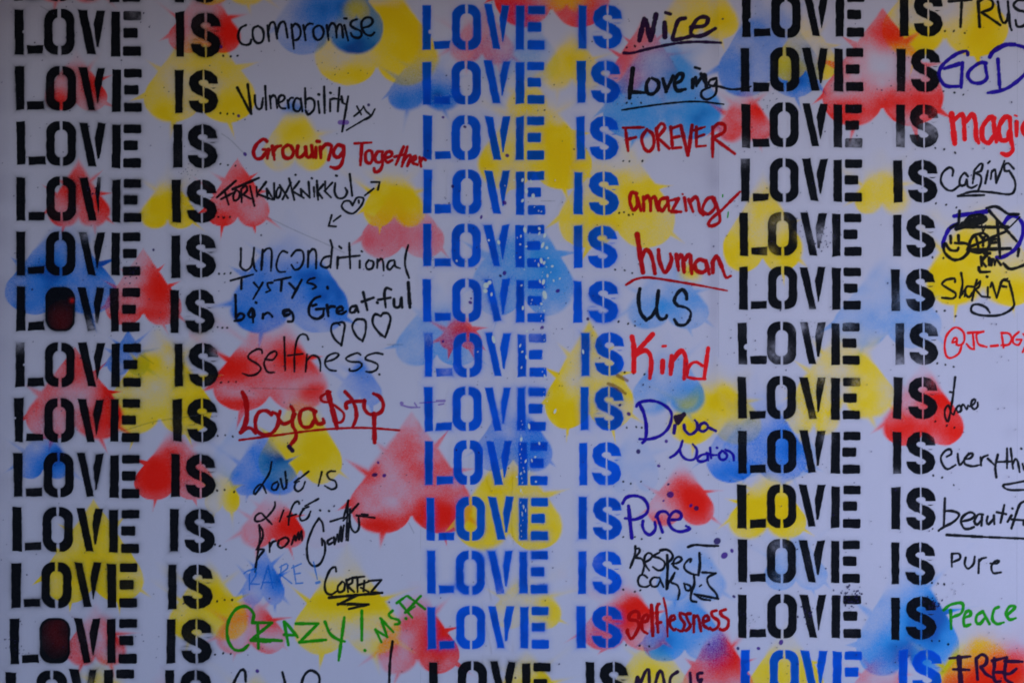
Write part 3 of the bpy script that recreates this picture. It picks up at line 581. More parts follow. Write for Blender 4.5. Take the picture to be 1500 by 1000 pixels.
D1 = [0, [(327, 82), (338, 83), (348, 82)], [(323, 166), (333, 167), (342, 167)], [(323, 240.5), (334, 242), (345, 243)], [(320, 318), (328, 319), (337, 318)], [(321, 401), (329, 401), (338, 400)], [(319, 479), (326, 480), (333, 480)], [(324, 560), (335, 559), (346, 559)], [(319, 638), (330, 637), (341, 639)], [(318, 718), (329, 717), (343, 720)], [(315, 797), (322, 799), (331, 804)], [(318, 880), (329, 878), (340, 878)], [(315, 958), (327, 956), (338, 957)], 0]
D2 = [[(918, 70), (930, 68), (942, 69)], [(918, 151), (925, 152), (939, 151)], [(913, 236), (922, 236.5), (941, 236)], [(907, 312), (914, 311), (921, 315), (927, 314)], [(901, 395), (915, 396), (926, 400)], [(906, 471), (920, 474), (930, 477)], [(915, 545), (928, 547), (944, 548)], [(918, 626), (932, 625), (940, 626)], [(913, 705), (924, 708), (939, 705)], [(913, 786), (930, 786), (940, 789), (967, 788)], [(913, 863), (930, 866), (938, 864)], [(917, 944), (937, 945), (951, 946)], 0]
D3 = [[(1384, 46), (1397, 46), (1413, 49)], [(1382, 134), (1398, 136), (1411, 139)], [(1370, 217), (1383, 219), (1399, 224)], [(1371, 298), (1386, 300), (1401, 304)], [(1366, 377), (1382, 378), (1399, 382)], [(1372, 456), (1384, 455), (1400, 463)], [(1373, 532), (1385, 534), (1397, 537)], [(1370, 617), (1387, 623), (1398, 626)], [(1367, 696), (1380, 699), (1397, 710)], [(1366, 774), (1375, 777)], [(1365, 853), (1374, 854), (1383, 855)], [(1365, 938), (1376, 938), (1389, 943)], 0]
HALO3 = [.25, .6, .3, .4, .4, .35, .35, .6, .3, .3, .3, .3, .3]
HALO2 = [1.1, 1.1, .8, .7, .9, 1.3, 1.2, 1.5, .9, 1.0, 1.2, 1.2, 1.1]
for i, (lx, ly, lw, lh, sl_, ix, iy, iw) in enumerate(c1):
    phrase((lx, ly, lw, lh, sl_), (ix, iy, iw, lh), BLK, 1.0, 'black stencilled LOVE IS, %s line of the left column%s' % (ORD[i], ', its O filled in' if i in (6, 12) else ''), D1[i], i in (6, 12), 100 + i + (i == 6))
for i, (lx, ly, lw, lh, sl_, ix, iy, iw) in enumerate(c2):
    phrase((lx, ly, lw, lh, sl_), (ix, iy, iw, lh), BL2 if i < 12 else BLK, HALO2[i], '%s stencilled LOVE IS, %s line of the middle column' % ('blue' if i < 12 else 'black', ORD[i + 1]), D2[i], False, 200 + i)
for i, (lx, ly, lw, lh, sl_, ix, iy, iw) in enumerate(c3):
    phrase((lx, ly, lw, lh, sl_), (ix, iy, iw, lh), BL2 if i == 12 else BLK, HALO3[i], '%s stencilled LOVE IS, %s line of the right column' % ('blue' if i == 12 else 'black', ORD[i + 1]), D3[i], False, 300 + i)

# ---------------------------------------------------------------- handwriting
INK = {'k': BLK, 'r': (0.47, 0.0005, 0.004), 'R': (0.90, 0.007, 0.010), 'v': (0.016, 0.002, 0.26), 'g': (0.012, 0.27, 0.006), 'b': (0.01, 0.16, 0.50), 'p': (0.13, 0.02, 0.30), 'n': (0.20, 0.07, 0.03), 'K': (0.02, 0.005, 0.03), 'w': (0.02, 0.02, 0.02)}
CNAME = {'k': 'black', 'r': 'dark red', 'R': 'red', 'v': 'indigo', 'g': 'green', 'b': 'thin blue', 'p': 'purple', 'n': 'brown', 'K': 'purple-black'}

def curve(pts, straight):
    out = []
    n = len(pts)
    if n == 1: return [pts[0], (pts[0][0] + .6, pts[0][1] + .4)]
    for i in range(n - 1):
        p1, p2 = pts[i], pts[i + 1]
        L = math.hypot(p2[0] - p1[0], p2[1] - p1[1])
        if straight or n == 2:
            out.append(p1); continue
        p0 = pts[i - 1] if i > 0 else (2 * p1[0] - p2[0], 2 * p1[1] - p2[1])
        p3 = pts[i + 2] if i < n - 2 else (2 * p2[0] - p1[0], 2 * p2[1] - p1[1])
        k = max(2, int(L / 2.2))
        for j in range(k):
            t = j / k; t2 = t * t; t3 = t2 * t
            out.append(tuple(.5 * (2 * p1[c] + (-p0[c] + p2[c]) * t + (2 * p0[c] - 5 * p1[c] + 4 * p2[c] - p3[c]) * t2 + (-p0[c] + 3 * p1[c] - 3 * p2[c] + p3[c]) * t3) for c in (0, 1)))
    out.append(pts[-1]); return out

def write(text, ink, w, org, spec, where='', alpha=.995, soft=.65):
    ox, oy, sc = org
    strokes = []
    for s in spec.split(';'):
        s = s.strip()
        if not s: continue
        sw = w; straight = False
        tok = s.split()
        while tok and not tok[0][0].isdigit() and tok[0][0] != '-':
            t = tok.pop(0)
            if t == 'L': straight = True
            elif t[0] == 'w': sw = float(t[1:])
        pts = [(ox + float(t.split(',')[0]) / sc, oy + float(t.split(',')[1]) / sc) for t in tok]
        strokes.append((curve(pts, straight), sw))
    allp = [p for s, _ in strokes for p in s]
    mw = max(q for _, q in strokes) / 2 + 4
    box = clipbox(min(p[0] for p in allp) - mw, min(p[1] for p in allp) - mw, max(p[0] for p in allp) + mw, max(p[1] for p in allp) + mw)
    x0, y0, x1, y1 = box
    sdv = np.full((y1 - y0, x1 - x0), -9, np.float32); over = np.zeros_like(sdv)
    r = np.random.default_rng(len(spec) + int(ox))
    for pts, sw in strokes:
        tot = sum(math.hypot(b[0] - a[0], b[1] - a[1]) for a, b in zip(pts[:-1], pts[1:])) + 1e-6
        run = 0; ph = r.uniform(0, 6); ph2 = r.uniform(0, 6)
        for a, b in zip(pts[:-1], pts[1:]):
            # split long straight runs so that pen pressure can vary along them
            L = math.hypot(b[0] - a[0], b[1] - a[1]); k = max(1, int(L / 5))
            for j in range(k):
                pa = (a[0] + (b[0] - a[0]) * j / k, a[1] + (b[1] - a[1]) * j / k); pb = (a[0] + (b[0] - a[0]) * (j + 1) / k, a[1] + (b[1] - a[1]) * (j + 1) / k)
                pos = run + L * (j + .5) / k
                hw = (sw + .7) / 2 * (1 + .10 * math.sin(pos * .21 + ph) + .06 * math.sin(pos * .53 + ph2))
                if tot > 12 and tot - pos < 4: hw *= .86
                q = hw + 3
                ia, ib = max(x0, int(min(pa[0], pb[0]) - q)), min(x1, int(max(pa[0], pb[0]) + q) + 2)
                ja, jb = max(y0, int(min(pa[1], pb[1]) - q)), min(y1, int(max(pa[1], pb[1]) + q) + 2)
                if ia >= ib or ja >= jb: continue
                X = np.arange(ia, ib, dtype=np.float32)[None, :]; Y = np.arange(ja, jb, dtype=np.float32)[:, None]
                ex, ey = pb[0] - pa[0], pb[1] - pa[1]; LL = ex * ex + ey * ey + 1e-9
                t = np.clip(((X - pa[0]) * ex + (Y - pa[1]) * ey) / LL, 0, 1)
                d = hw - np.hypot(X - pa[0] - t * ex, Y - pa[1] - t * ey)
                s = sdv[ja - y0:jb - y0, ia - x0:ib - x0]; np.maximum(s, d, out=s)
            run += L
    sl = (slice(y0 - Y0, y1 - Y0), slice(x0 - X0, x1 - X0))
    sdv += (N2[sl] - .5) * .35
    cov = sst(sdv, -soft, soft) * alpha * (1 - .015 * np.clip(N9[sl] - .35, 0, 1) - .008 * N4[sl])
    mult = {'r': .55, 'R': .45, 'g': .5, 'b': .4, 'v': .5, 'p': .5, 'n': .5}.get(ink, 0.1)
    mult = mult
    lab = ('%s marker handwriting reading %s' % (CNAME[ink], text)) if text else None
    if where: lab = where
    return apply(cov.astype(np.float32), box, INK[ink], 'handwriting' if text else 'marker_drawing', wall, M_INK, grain=.12, mult=mult, eps=.02, label=lab)

a1 = (330, 0, 6.25); a2 = (330, 120, 6.25); t2 = (300, 0, 4); a3 = (310, 240, 5.769); a4 = (330, 340, 5); a5 = (340, 480, 5.554); a6 = (350, 660, 5.882); a7 = (300, 780, 4)
write('compromise', 'k', 3.3, a1, '190,232 140,260 118,330 140,395 190,415 228,400 236,365; 300,240 255,265 255,350 290,395 335,385 352,330 340,270 300,240; 385,235 400,378; 392,300 405,230 430,205 455,225 475,355; 475,300 495,225 525,200 548,220 570,345; 605,225 628,448; 605,260 640,220 680,250 690,310 665,360 625,372; 715,235 735,370; 722,280 745,235 775,218 800,222; 850,235 810,265 810,330 845,368 885,345 900,290 880,245 850,235; 930,235 945,370; 938,290 960,230 985,215 1010,250 1020,345; 1015,290 1030,240 1050,222 1068,250 1078,345; 1090,235 1125,372; 1090,170 1110,172; 1205,178 1160,195 1145,230 1180,260 1235,285 1248,325 1215,350 1165,335 1150,305; 1250,260 1320,240 1350,200 1330,165 1285,165 1250,200 1250,260 1285,315 1335,328 1365,300')
write('Vulnerability', 'k', 3.2, a2, 'w3.6 110,55 235,295; w3.8 205,25 240,295; 270,125 272,190 295,245 330,240 345,150; 365,40 375,255; 408,130 418,245; 412,150 440,125 465,150 475,240; 485,190 520,180 545,150 530,125 495,135 488,200 510,240 550,245; 572,170 580,240; 575,185 595,150 620,148; 690,165 650,150 625,200 630,255 670,270 695,230; 690,155 705,270; 730,60 735,240; 735,170 775,150 815,180 810,255 760,300 735,260; 850,180 862,285; 853,115 858,118; w3.6 905,45 910,285; 960,160 960,270; 960,100 965,103; 1045,55 1030,270; 975,160 1000,155 1075,165; 1065,135 1075,190 1100,205; 1125,135 1070,455; w2.4 1205,225 1245,300; w2.4 1180,315 1235,270 1265,230; w2.4 1265,225 1290,270 1335,310; w2.4 1370,250 1330,320 1270,350; w2.2 1335,310 1110,443')
write('', 'p', 6, a2, '1050,372 1112,372', 'short purple marker dash under Vulnerability', alpha=.8)
write('Growing', 'r', 5.2, a2, '380,545 350,525 290,570 258,640 280,700 330,700 370,650; 345,620 405,625; 395,620 385,700; 430,590 450,712; 440,640 465,600 510,585; 570,580 530,610 530,670 560,700 605,690 625,640 600,590 570,580; 665,590 655,650 665,690 700,685 735,640; 735,600 745,680 775,690 800,650; 790,585 805,690; 830,600 830,695; 840,545 860,547; 870,600 875,695; 875,620 920,575 970,585 965,640 945,715; 1075,590 1030,580 995,630 1000,680 1040,690 1075,640; 1080,590 1085,650 1065,750 1020,790 965,780')
b7 = (450, 180, 7.5)
write('Together', 'r', 4.6, b7, 'w3.4 520,228 705,218; w5 600,240 585,465; 680,305 645,330 645,420 690,445 715,400 710,320 680,305; 830,320 775,320 745,380 760,430 810,430 830,380; 825,350 825,470 790,530 745,540 735,500; 860,390 925,365 925,325 880,320 850,380 880,435 935,410; 1060,265 975,460; 960,375 1080,345; 1100,265 1040,480; 1060,420 1110,360 1140,370 1100,475; 1150,420 1190,400 1190,365 1155,390 1160,440 1210,460; 1235,380 1250,480; 1240,430 1265,390 1300,410')
write('FORTKNOXKNIKKI with an exclamation mark', 'k', 3.1, a3, 'w3.6 205,145 45,285; 110,230 145,345; 80,300 185,245; 210,220 185,260 190,310 225,300 240,250 210,220; 250,215 255,325; 250,215 290,185 300,225 265,260; 265,260 330,295; w3.8 180,215 400,120; 325,190 362,355; 380,195 385,275; 460,155 385,255; 385,255 520,305; 466,212 474,300; 468,215 524,302; 528,165 530,302; 566,200 547,240 552,288 575,275 588,215 566,200; 575,180 645,290; 600,300 670,160; 655,125 700,305; 740,150 680,230; 680,230 780,290; 755,215 760,275; 755,215 830,285; 820,155 830,285; 865,200 868,280; 845,122 850,125; w3.6 890,145 900,305; 945,175 895,235; 895,235 935,290; 960,150 960,235; 1020,160 955,230; 955,230 1010,285; 1045,165 1040,240 1070,290 1120,285 1145,240 1130,205; 1050,100 1060,103; 708,93; 1168,88 1188,270')
write('', 'k', 2.8, a3, '1190,350 1165,315 1120,320 1100,360 1130,400 1195,420 1260,360 1285,300 1265,285 1225,290 1195,345; 1243,310 1245,330; 1295,268 1370,210; 1350,155 1420,155; 1420,155 1405,220; 1090,440 1030,485; L 1015,435 990,525 1050,530', 'small black outlined heart between two arrows')
write('unconditional', 'k', 3.0, a4, '115,120 115,200 112,250 150,280 190,250 205,180; 212,115 205,200; 205,200 215,265 230,285; w3.8 275,130 265,275; 275,150 310,120 340,140 335,285; w2.6 455,150 420,140 390,180 375,250 395,290 440,290; 485,175 520,135 565,140 575,200 550,260 510,275 485,240; w3.6 610,140 605,255; 610,160 640,125 665,150 665,265; 765,175 720,190 700,240 740,260 770,240; 770,60 785,110; 783,110 770,260; w3.6 825,185 820,265; 835,105 850,118; 908,80 915,265; 835,188 985,172; 985,210 985,260; 997,140 1003,143; 1050,205 1030,235 1040,270 1075,265 1085,220 1050,205; 1115,200 1112,262; 1115,220 1140,195 1155,215 1160,280; 1235,205 1200,215 1185,255 1205,275 1240,235; 1240,215 1245,250 1280,265; 1340,95 1320,170 1318,250 1345,335')
write('TysTys', 'k', 3.0, a4, '40,355 205,310; w3.6 120,345 118,415; 210,370 245,410; 275,370 205,490; 345,370 310,375 315,405 330,425 300,440; 360,355 480,330; w3.6 415,345 408,430; w3.6 470,375 510,415; w3.6 560,350 490,480; 655,335 620,345 600,370 640,380 665,400 640,415; w4 748,402 750,412')
write('being Greatful', 'k', 3.8, a4, '75,460 80,640; 80,620 110,595 140,610 120,640 70,650; 170,600 195,560 215,590 210,620 180,620 170,600; 200,580 205,660; 225,515; 278,600 275,630; 278,610 310,590 330,600 345,620; w5 465,570 430,580 435,610 470,600; 465,570 495,600 495,650 460,655; 695,470 650,490 615,550 620,610 670,635 715,610 720,560; 665,565 725,560; 640,540 665,530; w4.6 745,535 755,615; 750,565 770,545 800,545; 825,580 860,570 850,545 820,560 820,590 850,600 885,580; 955,540 920,550 915,585 945,585 965,550; 960,540 975,585; 1010,440 1040,570; 1000,510 1085,480; 1112,515; 1215,420 1180,410 1165,450 1175,550; 1120,495 1210,480; 1235,490 1240,545 1275,545 1285,490; 1290,480 1295,550; w5 1340,370 1352,550')
write('', 'k', 3.0, a4, '820,665 785,675 775,720 800,780 850,828; 850,828 865,750 875,680 860,660 825,665 840,680', 'small black outlined heart, leftmost of three under Greatful')
write('', 'k', 3.0, a4, '1010,640 960,640 930,690 960,760 1005,798; 1005,798 1025,740 1030,670 1015,640 985,635', 'small black outlined heart, middle one of three under Greatful')
write('', 'k', 3.4, a4, '1140,615 1100,600 1080,630 1085,680 1130,740 1170,770; 1170,770 1195,700 1210,630 1190,595 1155,595 1140,615', 'small black outlined heart, rightmost of three under Greatful')
write('selfness', 'k', 2.7, a5, '245,205 240,180 200,175 140,215 135,250 200,290 235,330 200,375 140,388 85,370; 270,255 330,260 365,215 350,190 300,215 262,280 275,340 300,362 345,362; 425,75 432,345; 620,95 605,60 560,55 525,110 508,230 508,355; 455,225 575,212; 610,215 598,355; 605,270 650,225 700,240 718,290 718,352; 765,275 830,255 868,220 840,205 780,230 755,290 790,340 845,350; 1045,220 1020,205 960,225 925,250 960,275 1040,280 1055,310 1010,345 960,350 955,335; 1225,215 1170,205 1100,225 1085,255 1140,275 1185,300 1175,340 1130,360 1090,355; 1197,378; w1.6 735,153')
write('Loyalty, its L a dollar sign, underlined', 'r', 5.4, a5, 'w7 85,525 115,600 120,720 100,800 70,850; 70,850 120,815 160,820 190,855; 320,705 280,675 220,685 190,750 200,830 260,870 330,850 375,780 370,710 330,685; 390,680 380,740 420,780 480,755 515,700; 480,640 500,680 490,760 495,800 520,850 515,900 480,945 465,975; 680,680 620,655 560,680 550,750 580,805 640,800 670,740; 665,670 675,740 700,780 745,770 740,740; w3.6 800,520 750,540 720,570 740,600 800,610 860,650 910,700 895,760 840,775; w7.5 780,525 855,815; 920,520 975,580; 975,590 1005,650 1010,730 980,810; 930,650 925,620 960,600 1080,595; 1075,590 1075,650 1105,695 1160,705 1215,680 1230,620 1200,560 1150,535; w6.5 1155,700 1160,930; w3 60,912 350,875 700,830 1050,812 1360,832')
write('', 'K', 5.5, a5, '462,965 492,998', 'dark blot ending the tail of the y in Loyalty')
write('', 'p', 2.0, (600, 460, 4), '-50,532 5,545 60,545; 30,520 45,545; w3 160,508 205,507; w1.5 170,530 200,525; w1 60,520 210,508; w4 -48,520 -44,522', 'thin purple scratch running from Loyalty to the blue L', alpha=.7)
write('Love is', 'k', 2.7, a6, '282,95 262,190 200,290 140,372 130,345 165,300 200,290 235,362; 330,265 290,290 285,330 320,335 340,290 330,265; 360,240 370,290 385,330 410,300 415,250; 400,180 410,320; 600,178 520,240; 520,235 480,270 520,262; 490,265 480,320 510,348 550,320 570,265; 715,180 685,300; 830,175 785,175 760,200 780,240 830,260 840,310 800,330 740,300')
write('Life', 'k', 2.7, a6, '310,440 305,490 240,570 180,605 140,600 145,560 190,535 230,575 285,632; 385,510 350,610; 520,455 510,435 470,460 435,560 428,635; 420,565 495,545; 685,412 570,475; 600,480 550,500 560,505; 555,500 525,560 540,600 590,580 618,520; 698,510; 775,515')
write('from and a looping signature', 'k', 3.0, a6, '175,640 182,740 168,850 150,960 140,1040; 175,640 205,690 200,760 150,850; 150,850 215,850 180,900 150,950; 265,790 265,870; 265,830 290,785 320,775; 345,770 335,810 360,835 400,815 430,770 400,745 345,770; 455,805 480,730 490,770 515,700 520,760 540,690 545,770; 690,580 640,660 590,800 595,930 640,990 700,970 740,880 740,790 715,755; 690,580 720,620 730,690; 715,755 718,810; 800,750 765,775 775,805 820,780; 820,745 825,800; 825,800 850,720; 850,720 860,780 880,650 885,775 905,640; 940,430 925,770; 790,607 910,570; 945,425 900,580; 1030,455 900,600; 960,500 940,770; 955,510 960,640 1000,700 1035,660 1030,555; 1015,555 1170,575; 1060,545 1110,550')
write('RARE with an exclamation mark', 'b', 1.7, a7, '230,237 255,220 300,210; 262,240 262,332; 250,225 290,215 300,245 265,300; 265,298 320,300; 372,190 330,325; 372,190 400,325; 340,290 425,290; 450,190 440,285; 440,200 480,180 485,205 440,240; 440,240 510,295; 520,190 535,295; 510,205 565,180; 525,240 560,235; 535,295 575,292; 638,170 660,270; w4 655,292 672,287', alpha=.85)
write('CORTEZ, double underlined', 'k', 3.2, a7, '770,225 765,200 735,215 705,290 710,345 740,360 775,340; 805,285 780,315 785,345 815,335 820,295 805,285; 830,275 840,345; 830,280 860,265 865,290 840,310 875,345; 865,262 935,255; 895,262 895,345; 935,280 930,340; 900,305 960,285; 915,320 960,345; 960,280 1035,275; 1035,275 975,345; 975,345 1035,350; w4 730,378 1040,350; w4 890,365 780,420; w4 780,415 960,418; w3.6 950,420 845,445')
write('CRAZY with an exclamation mark', 'g', 4.3, a7, '280,520 285,470 240,430 180,450 135,530 135,620 170,680 220,685 255,655; 310,530 315,675; 280,525 395,525; 395,525 270,625; 270,630 385,635; 290,620 450,630; 465,520 490,655; 465,520 480,530 545,610; 465,595 540,600; 535,530 665,530; 665,530 555,640; 555,640 710,625; 705,520 735,590 785,625 820,635; 818,495 785,745; 920,455 920,628')
write('MS. FX', 'g', 3.6, a7, '1000,565 1035,640; 1005,570 1070,610; 1070,610 1030,500; 1030,500 1105,580; 1100,455 1080,475 1090,495 1135,510 1140,530 1115,535; w4 1177,500; 1125,410 1180,370; 1140,405 1215,495; 1175,465 1230,430; 1190,370 1290,445; 1265,370 1175,465')
write('', 'g', 4.6, a7, '937,687', 'green dot at the tip of a red thorn')
write('', 'k', 3.6, a7, '1100,635 1085,760 1080,900 1075,1000', 'tall black stroke rising from the bottom edge')
write('a word cut off by the bottom edge, left of the middle column', 'k', 3.6, a7, '240,870 235,810 210,805 170,880 160,940 200,960; 455,815 470,880 475,950; 560,920 580,840 620,805 665,830 670,880 640,940; 300,900 310,950')
n1 = (900, 0, 5); f1 = (850, 130, 4); h1 = (900, 330, 6.667); k1 = (900, 480, 6.667); v1 = (900, 570, 6.667); p1_ = (900, 710, 6.667); r1 = (900, 790, 6.667)
write('Nice, underlined', 'K', 5.6, n1, 'w7 218,140 182,298; w7 232,150 262,298; w7 305,110 265,298; w7.5 368,168 370,272; w4 375,95 410,105; 520,135 470,150 440,230 430,290 490,285 570,265; 560,200 660,190 685,140 650,125 600,150 560,230 580,265 650,260 740,210; w3.8 70,390 130,390 250,360 450,320 600,308 780,315')
write('Loveing, underlined, its g tail reaching the right column', 'k', 5.2, n1, 'w6.5 135,505 110,720; 110,675 220,680; 255,580 235,620 240,680 280,690 320,650 320,600 275,575; w5.5 355,580 380,670; w5 430,560 375,675; 440,615 490,590 500,545 465,550 440,610 460,665 520,655; w3.4 590,495 625,505; w5.5 575,585 572,645; 595,570 600,630; 600,620 660,550 670,640; 635,545 680,635; w3.6 745,575 700,590 690,620 730,630 750,590; w3.4 750,600 740,690 680,730 640,710 640,670 700,640; w3 750,630 850,655 950,650 1000,635; w2.4 55,808 200,785 400,758 600,745 800,765')
write('FOREVER', 'r', 4.8, f1, 'w4 250,230 372,228; 265,240 280,365; 270,300 325,285; 390,240 360,290 375,350 405,368 430,330 425,270 390,240; 445,235 460,360; 445,240 475,205 495,230 450,290; 450,285 520,350; 530,225 540,350; 530,235 590,215; 535,290 580,280; 540,350 590,345; w5.5 590,220 630,390; w5.5 655,215 632,390; 680,225 680,335; w4 665,245 730,225; w4 680,285 725,270; w4 680,340 735,335; 775,225 775,400; 780,230 810,205 845,215 840,255 775,290; 780,290 905,382')
write('amazing, its g tail touching the right column', 'r', 5.2, f1, '330,615 300,610 290,660 310,710 335,680 325,610; 335,640 355,715; 370,635 372,715; 372,650 395,630 410,660 412,715; 412,650 435,635 445,670 455,715; 510,640 470,650 460,690 480,715 505,680; 510,640 520,715; w4.4 530,655 575,645; 575,645 535,720; 535,720 590,722; 610,640 620,715; w3 598,618; 635,650 660,720; 645,660 675,635 690,660 700,715 720,740; w4.6 775,635 740,650 715,710 750,735 790,690 770,640; w4.6 785,640 810,720 815,780 770,805 750,795 770,760 830,710; w4 830,710 935,605')
write('human, underlined', 'r', 6.0, h1, 'w7.5 222,90 245,250 278,460; 265,330 300,245 345,265 375,350 395,470; 430,240 440,350 495,460 555,350 545,280; 605,290 625,440; 620,330 645,290 665,320 680,455; 690,340 715,295 740,300 745,380 755,470; 880,350 830,335 785,380 800,440 860,460 905,420 895,360; 890,350 925,475; 960,350 960,460; 955,370 985,310 1010,320 1060,440; w4.5 1060,440 1090,510 1135,495; w3.4 115,580 200,530 300,510 420,520 700,565 900,600; w2.4 900,600 1100,638')
write('US', 'k', 4.4, h1, 'w5.4 248,620 235,720 255,850 310,925; 310,925 370,880 415,780 430,640; w5 430,640 415,760 415,860 450,915 500,905 510,880; w5 705,720 700,670 660,628 610,670 585,740 620,785; w3.4 620,785 700,805 745,850 735,920; 735,920 690,970 620,970 585,920')
write('Kind', 'R', 6.6, k1, 'w7.5 172,90 190,200 188,425; w7 372,65 225,225; w6.5 215,260 290,220 340,250 360,340 345,490; w7 472,325 467,435; w3.5 472,180 500,178; w7 560,278 548,450; 560,330 620,250 665,225 695,300 690,400 680,495; w4.5 860,370 800,335 745,355 715,410 710,470; w4 715,482 780,495 890,500; w6 915,200 875,495')
write('', 'n', 5.0, k1, '30,465 125,515; -60,545 0,570 105,640', 'two brown smears over the yellow heart left of Diva', alpha=.75, soft=1.2)
write('Diva', 'v', 4.2, v1, 'w5 245,145 285,230 310,350 305,480 275,520; 215,165 240,130 340,110 440,130 530,190 560,260 530,370 450,450 340,485 245,485; w5 590,355 582,425; 680,350 690,400 740,440 800,400 810,340 785,300; 910,350 880,325 835,350 830,395 870,410 915,380; 915,370 990,405')
write('', 'K', 8, v1, '602,275 620,322; 620,322 678,245; 602,275 660,262', 'small dark heart dotting the i of Diva')
write('Nation', 'v', 3.6, v1, '545,665 600,630 650,560 665,500; 665,505 640,590 670,660 730,690 790,670 805,590 765,535; 905,630 850,640 810,680 840,705 900,690 920,640; 905,630 915,690; 935,570 945,670; 900,620 950,640 1000,640; 1000,568; 1050,600 1020,640 1040,685 1085,680 1100,640 1060,600; 1085,590 1130,610 1160,640 1165,690')
write('Pure, in the middle column', 'v', 4.4, p1_, 'w5.6 138,205 170,515; 80,180 120,120 210,105 290,140 330,220 300,290 200,335 105,325; 280,350 275,400 300,460 350,485 400,430 395,360; 415,300 470,460; 410,310 440,265 500,260 540,300; 560,340 640,330 650,280 600,255 550,290 530,360 570,430 650,455 735,425 700,400')
write('Respect', 'k', 3.0, r1, 'w3.4 205,65 200,150 155,275; 205,90 240,85 245,120 200,175; 200,175 270,190 290,260 270,340; 300,220 350,190 370,150 330,130 295,170 300,240 340,300; 440,125 380,160 440,180 490,220 480,280 430,300 375,265; w4 515,150 520,280 510,480; w3.6 450,105 500,95 550,120 570,170 520,230; 560,235 620,225 660,190 630,165 590,190 575,250 620,285; 740,215 750,190 730,190 685,240 690,290 750,330 820,345; w4 830,130 835,240 820,345; w3.4 720,70 790,50 900,58 1015,60')
write('cards', 'k', 3.0, r1, '320,370 290,345 250,350 230,400 250,450 310,460 350,440; 430,370 380,370 350,410 370,455 420,450 445,400; 440,370 480,460; 525,400 520,470; 515,440 570,370 590,320; 585,330 550,390 560,420 610,440 635,500 620,580; 680,425 700,490 740,490 740,450 680,425; w3.6 775,340 780,430 750,520 750,590 800,605; 860,318 990,325; 990,325 910,370 920,440 990,520 1010,575; w3.6 780,530 1015,575; 790,535 850,575 935,590; w2 830,455 850,440')
write('selflessness', 'r', 4.6, r1, '240,760 235,710 190,700 145,740 150,780 220,790 240,840 200,930 160,965 125,900 130,880; 280,800 320,790 330,740 295,740 265,800 275,880 320,915; w5.4 362,640 375,935; 440,625 415,660 425,900; 410,815 455,805; w3 480,570 510,720 520,945; 545,790 590,770 580,740 545,760 540,830 580,880 600,870; 690,730 640,715 650,770 685,820 660,890 620,880; 740,720 700,730 720,790 740,840 700,885 670,870; 775,740 775,900; 780,760 810,740 830,800 845,890; 870,800 920,780 905,740 870,760 870,830 920,870; 995,690 950,705 960,750 1015,790 1010,850 960,880 935,860; 1085,680 1035,700 1050,740 1110,780 1105,850 1060,880 1030,870')
write('a word starting with M, cut off by the bottom edge of the middle column', 'K', 4.4, (870, 900, 6.25), '380,645 400,570 415,640 430,700; 420,640 470,520 500,500 505,560 510,680; 550,680 590,530 620,520 640,600 650,690; 765,520 710,560 695,620 720,680; 880,530 890,680; 990,530 950,540 955,600 985,590 940,680')
g1 = (1360, 0, 7.143); m1 = (1360, 140, 6.25); s1 = (1380, 280, 5); j1 = (1360, 440, 7.143); l1 = (1360, 560, 7.143); b1 = (1360, 700, 7.143); q1 = (1360, 860, 7.143)
write('TRUST, cut off by the right edge', 'k', 3.8, g1, '215,18 450,0; 348,0 335,285; w4.6 520,20 535,282; 520,25 600,-20 670,20 660,90 560,130; 560,135 750,265; 725,20 745,150 780,240 820,220 840,120; 830,20 850,250 870,320; 1010,0 930,10 890,60 940,110 1010,130 1040,200 1000,270 930,280 910,215; 1060,20 1200,20; 1130,20 1130,280')
write('GOD', 'v', 5.0, g1, '410,575 395,540 300,565 170,660 110,760 140,860 200,905 345,905; w5.5 165,720 360,660; 355,660 340,915; 600,665 540,660 440,730 410,800 460,865 550,870 610,820 600,740 590,665; w6.5 640,600 680,540 800,475 900,470; 900,470 1020,510 1080,600 1020,760 880,890 760,950 620,975; 725,625 745,925')
write('magic, in thick letters', 'R', 6.6, m1, 'w8 212,170 240,440; 240,220 290,180 320,200 330,400; 345,240 400,175 430,250 435,380 460,435; w7 600,210 560,205 495,290 495,400 550,435 590,380; w7 590,205 620,425; w7 740,205 700,200 645,290 655,400 720,405 740,330; w6 745,220 755,400 770,500 720,545 670,530; 805,245 805,370; w2.5 790,183 808,190; w7 900,240 862,290 872,350 900,365')
write('caring, its g tail looping back underneath', 'k', 3.2, m1, '220,735 225,680 190,660 130,710 115,790 160,855 220,870 290,820; 360,740 330,710 290,760 290,820 330,820 350,770; 350,770 360,830 400,845 445,820; 420,690 405,805; 425,680 470,630 495,630 480,690 430,710; 430,710 480,740 480,800 455,870; w3.6 545,690 520,805; w3.4 545,620 562,603; 580,690 570,765; 575,710 610,680 620,800; 620,800 660,700 695,600; 780,670 730,620 695,640 700,690 740,690; 740,690 790,780 790,860 740,905 560,885 400,880 270,920; 270,920 510,912')
write('', 'v', 5.6, s1, 'w6 88,183 350,146; 450,240 490,190 540,185 590,240 590,320 540,420 450,480 400,485; 110,240 50,280 10,370 10,410', 'thick indigo strokes and loops of the crossed-out scribble')
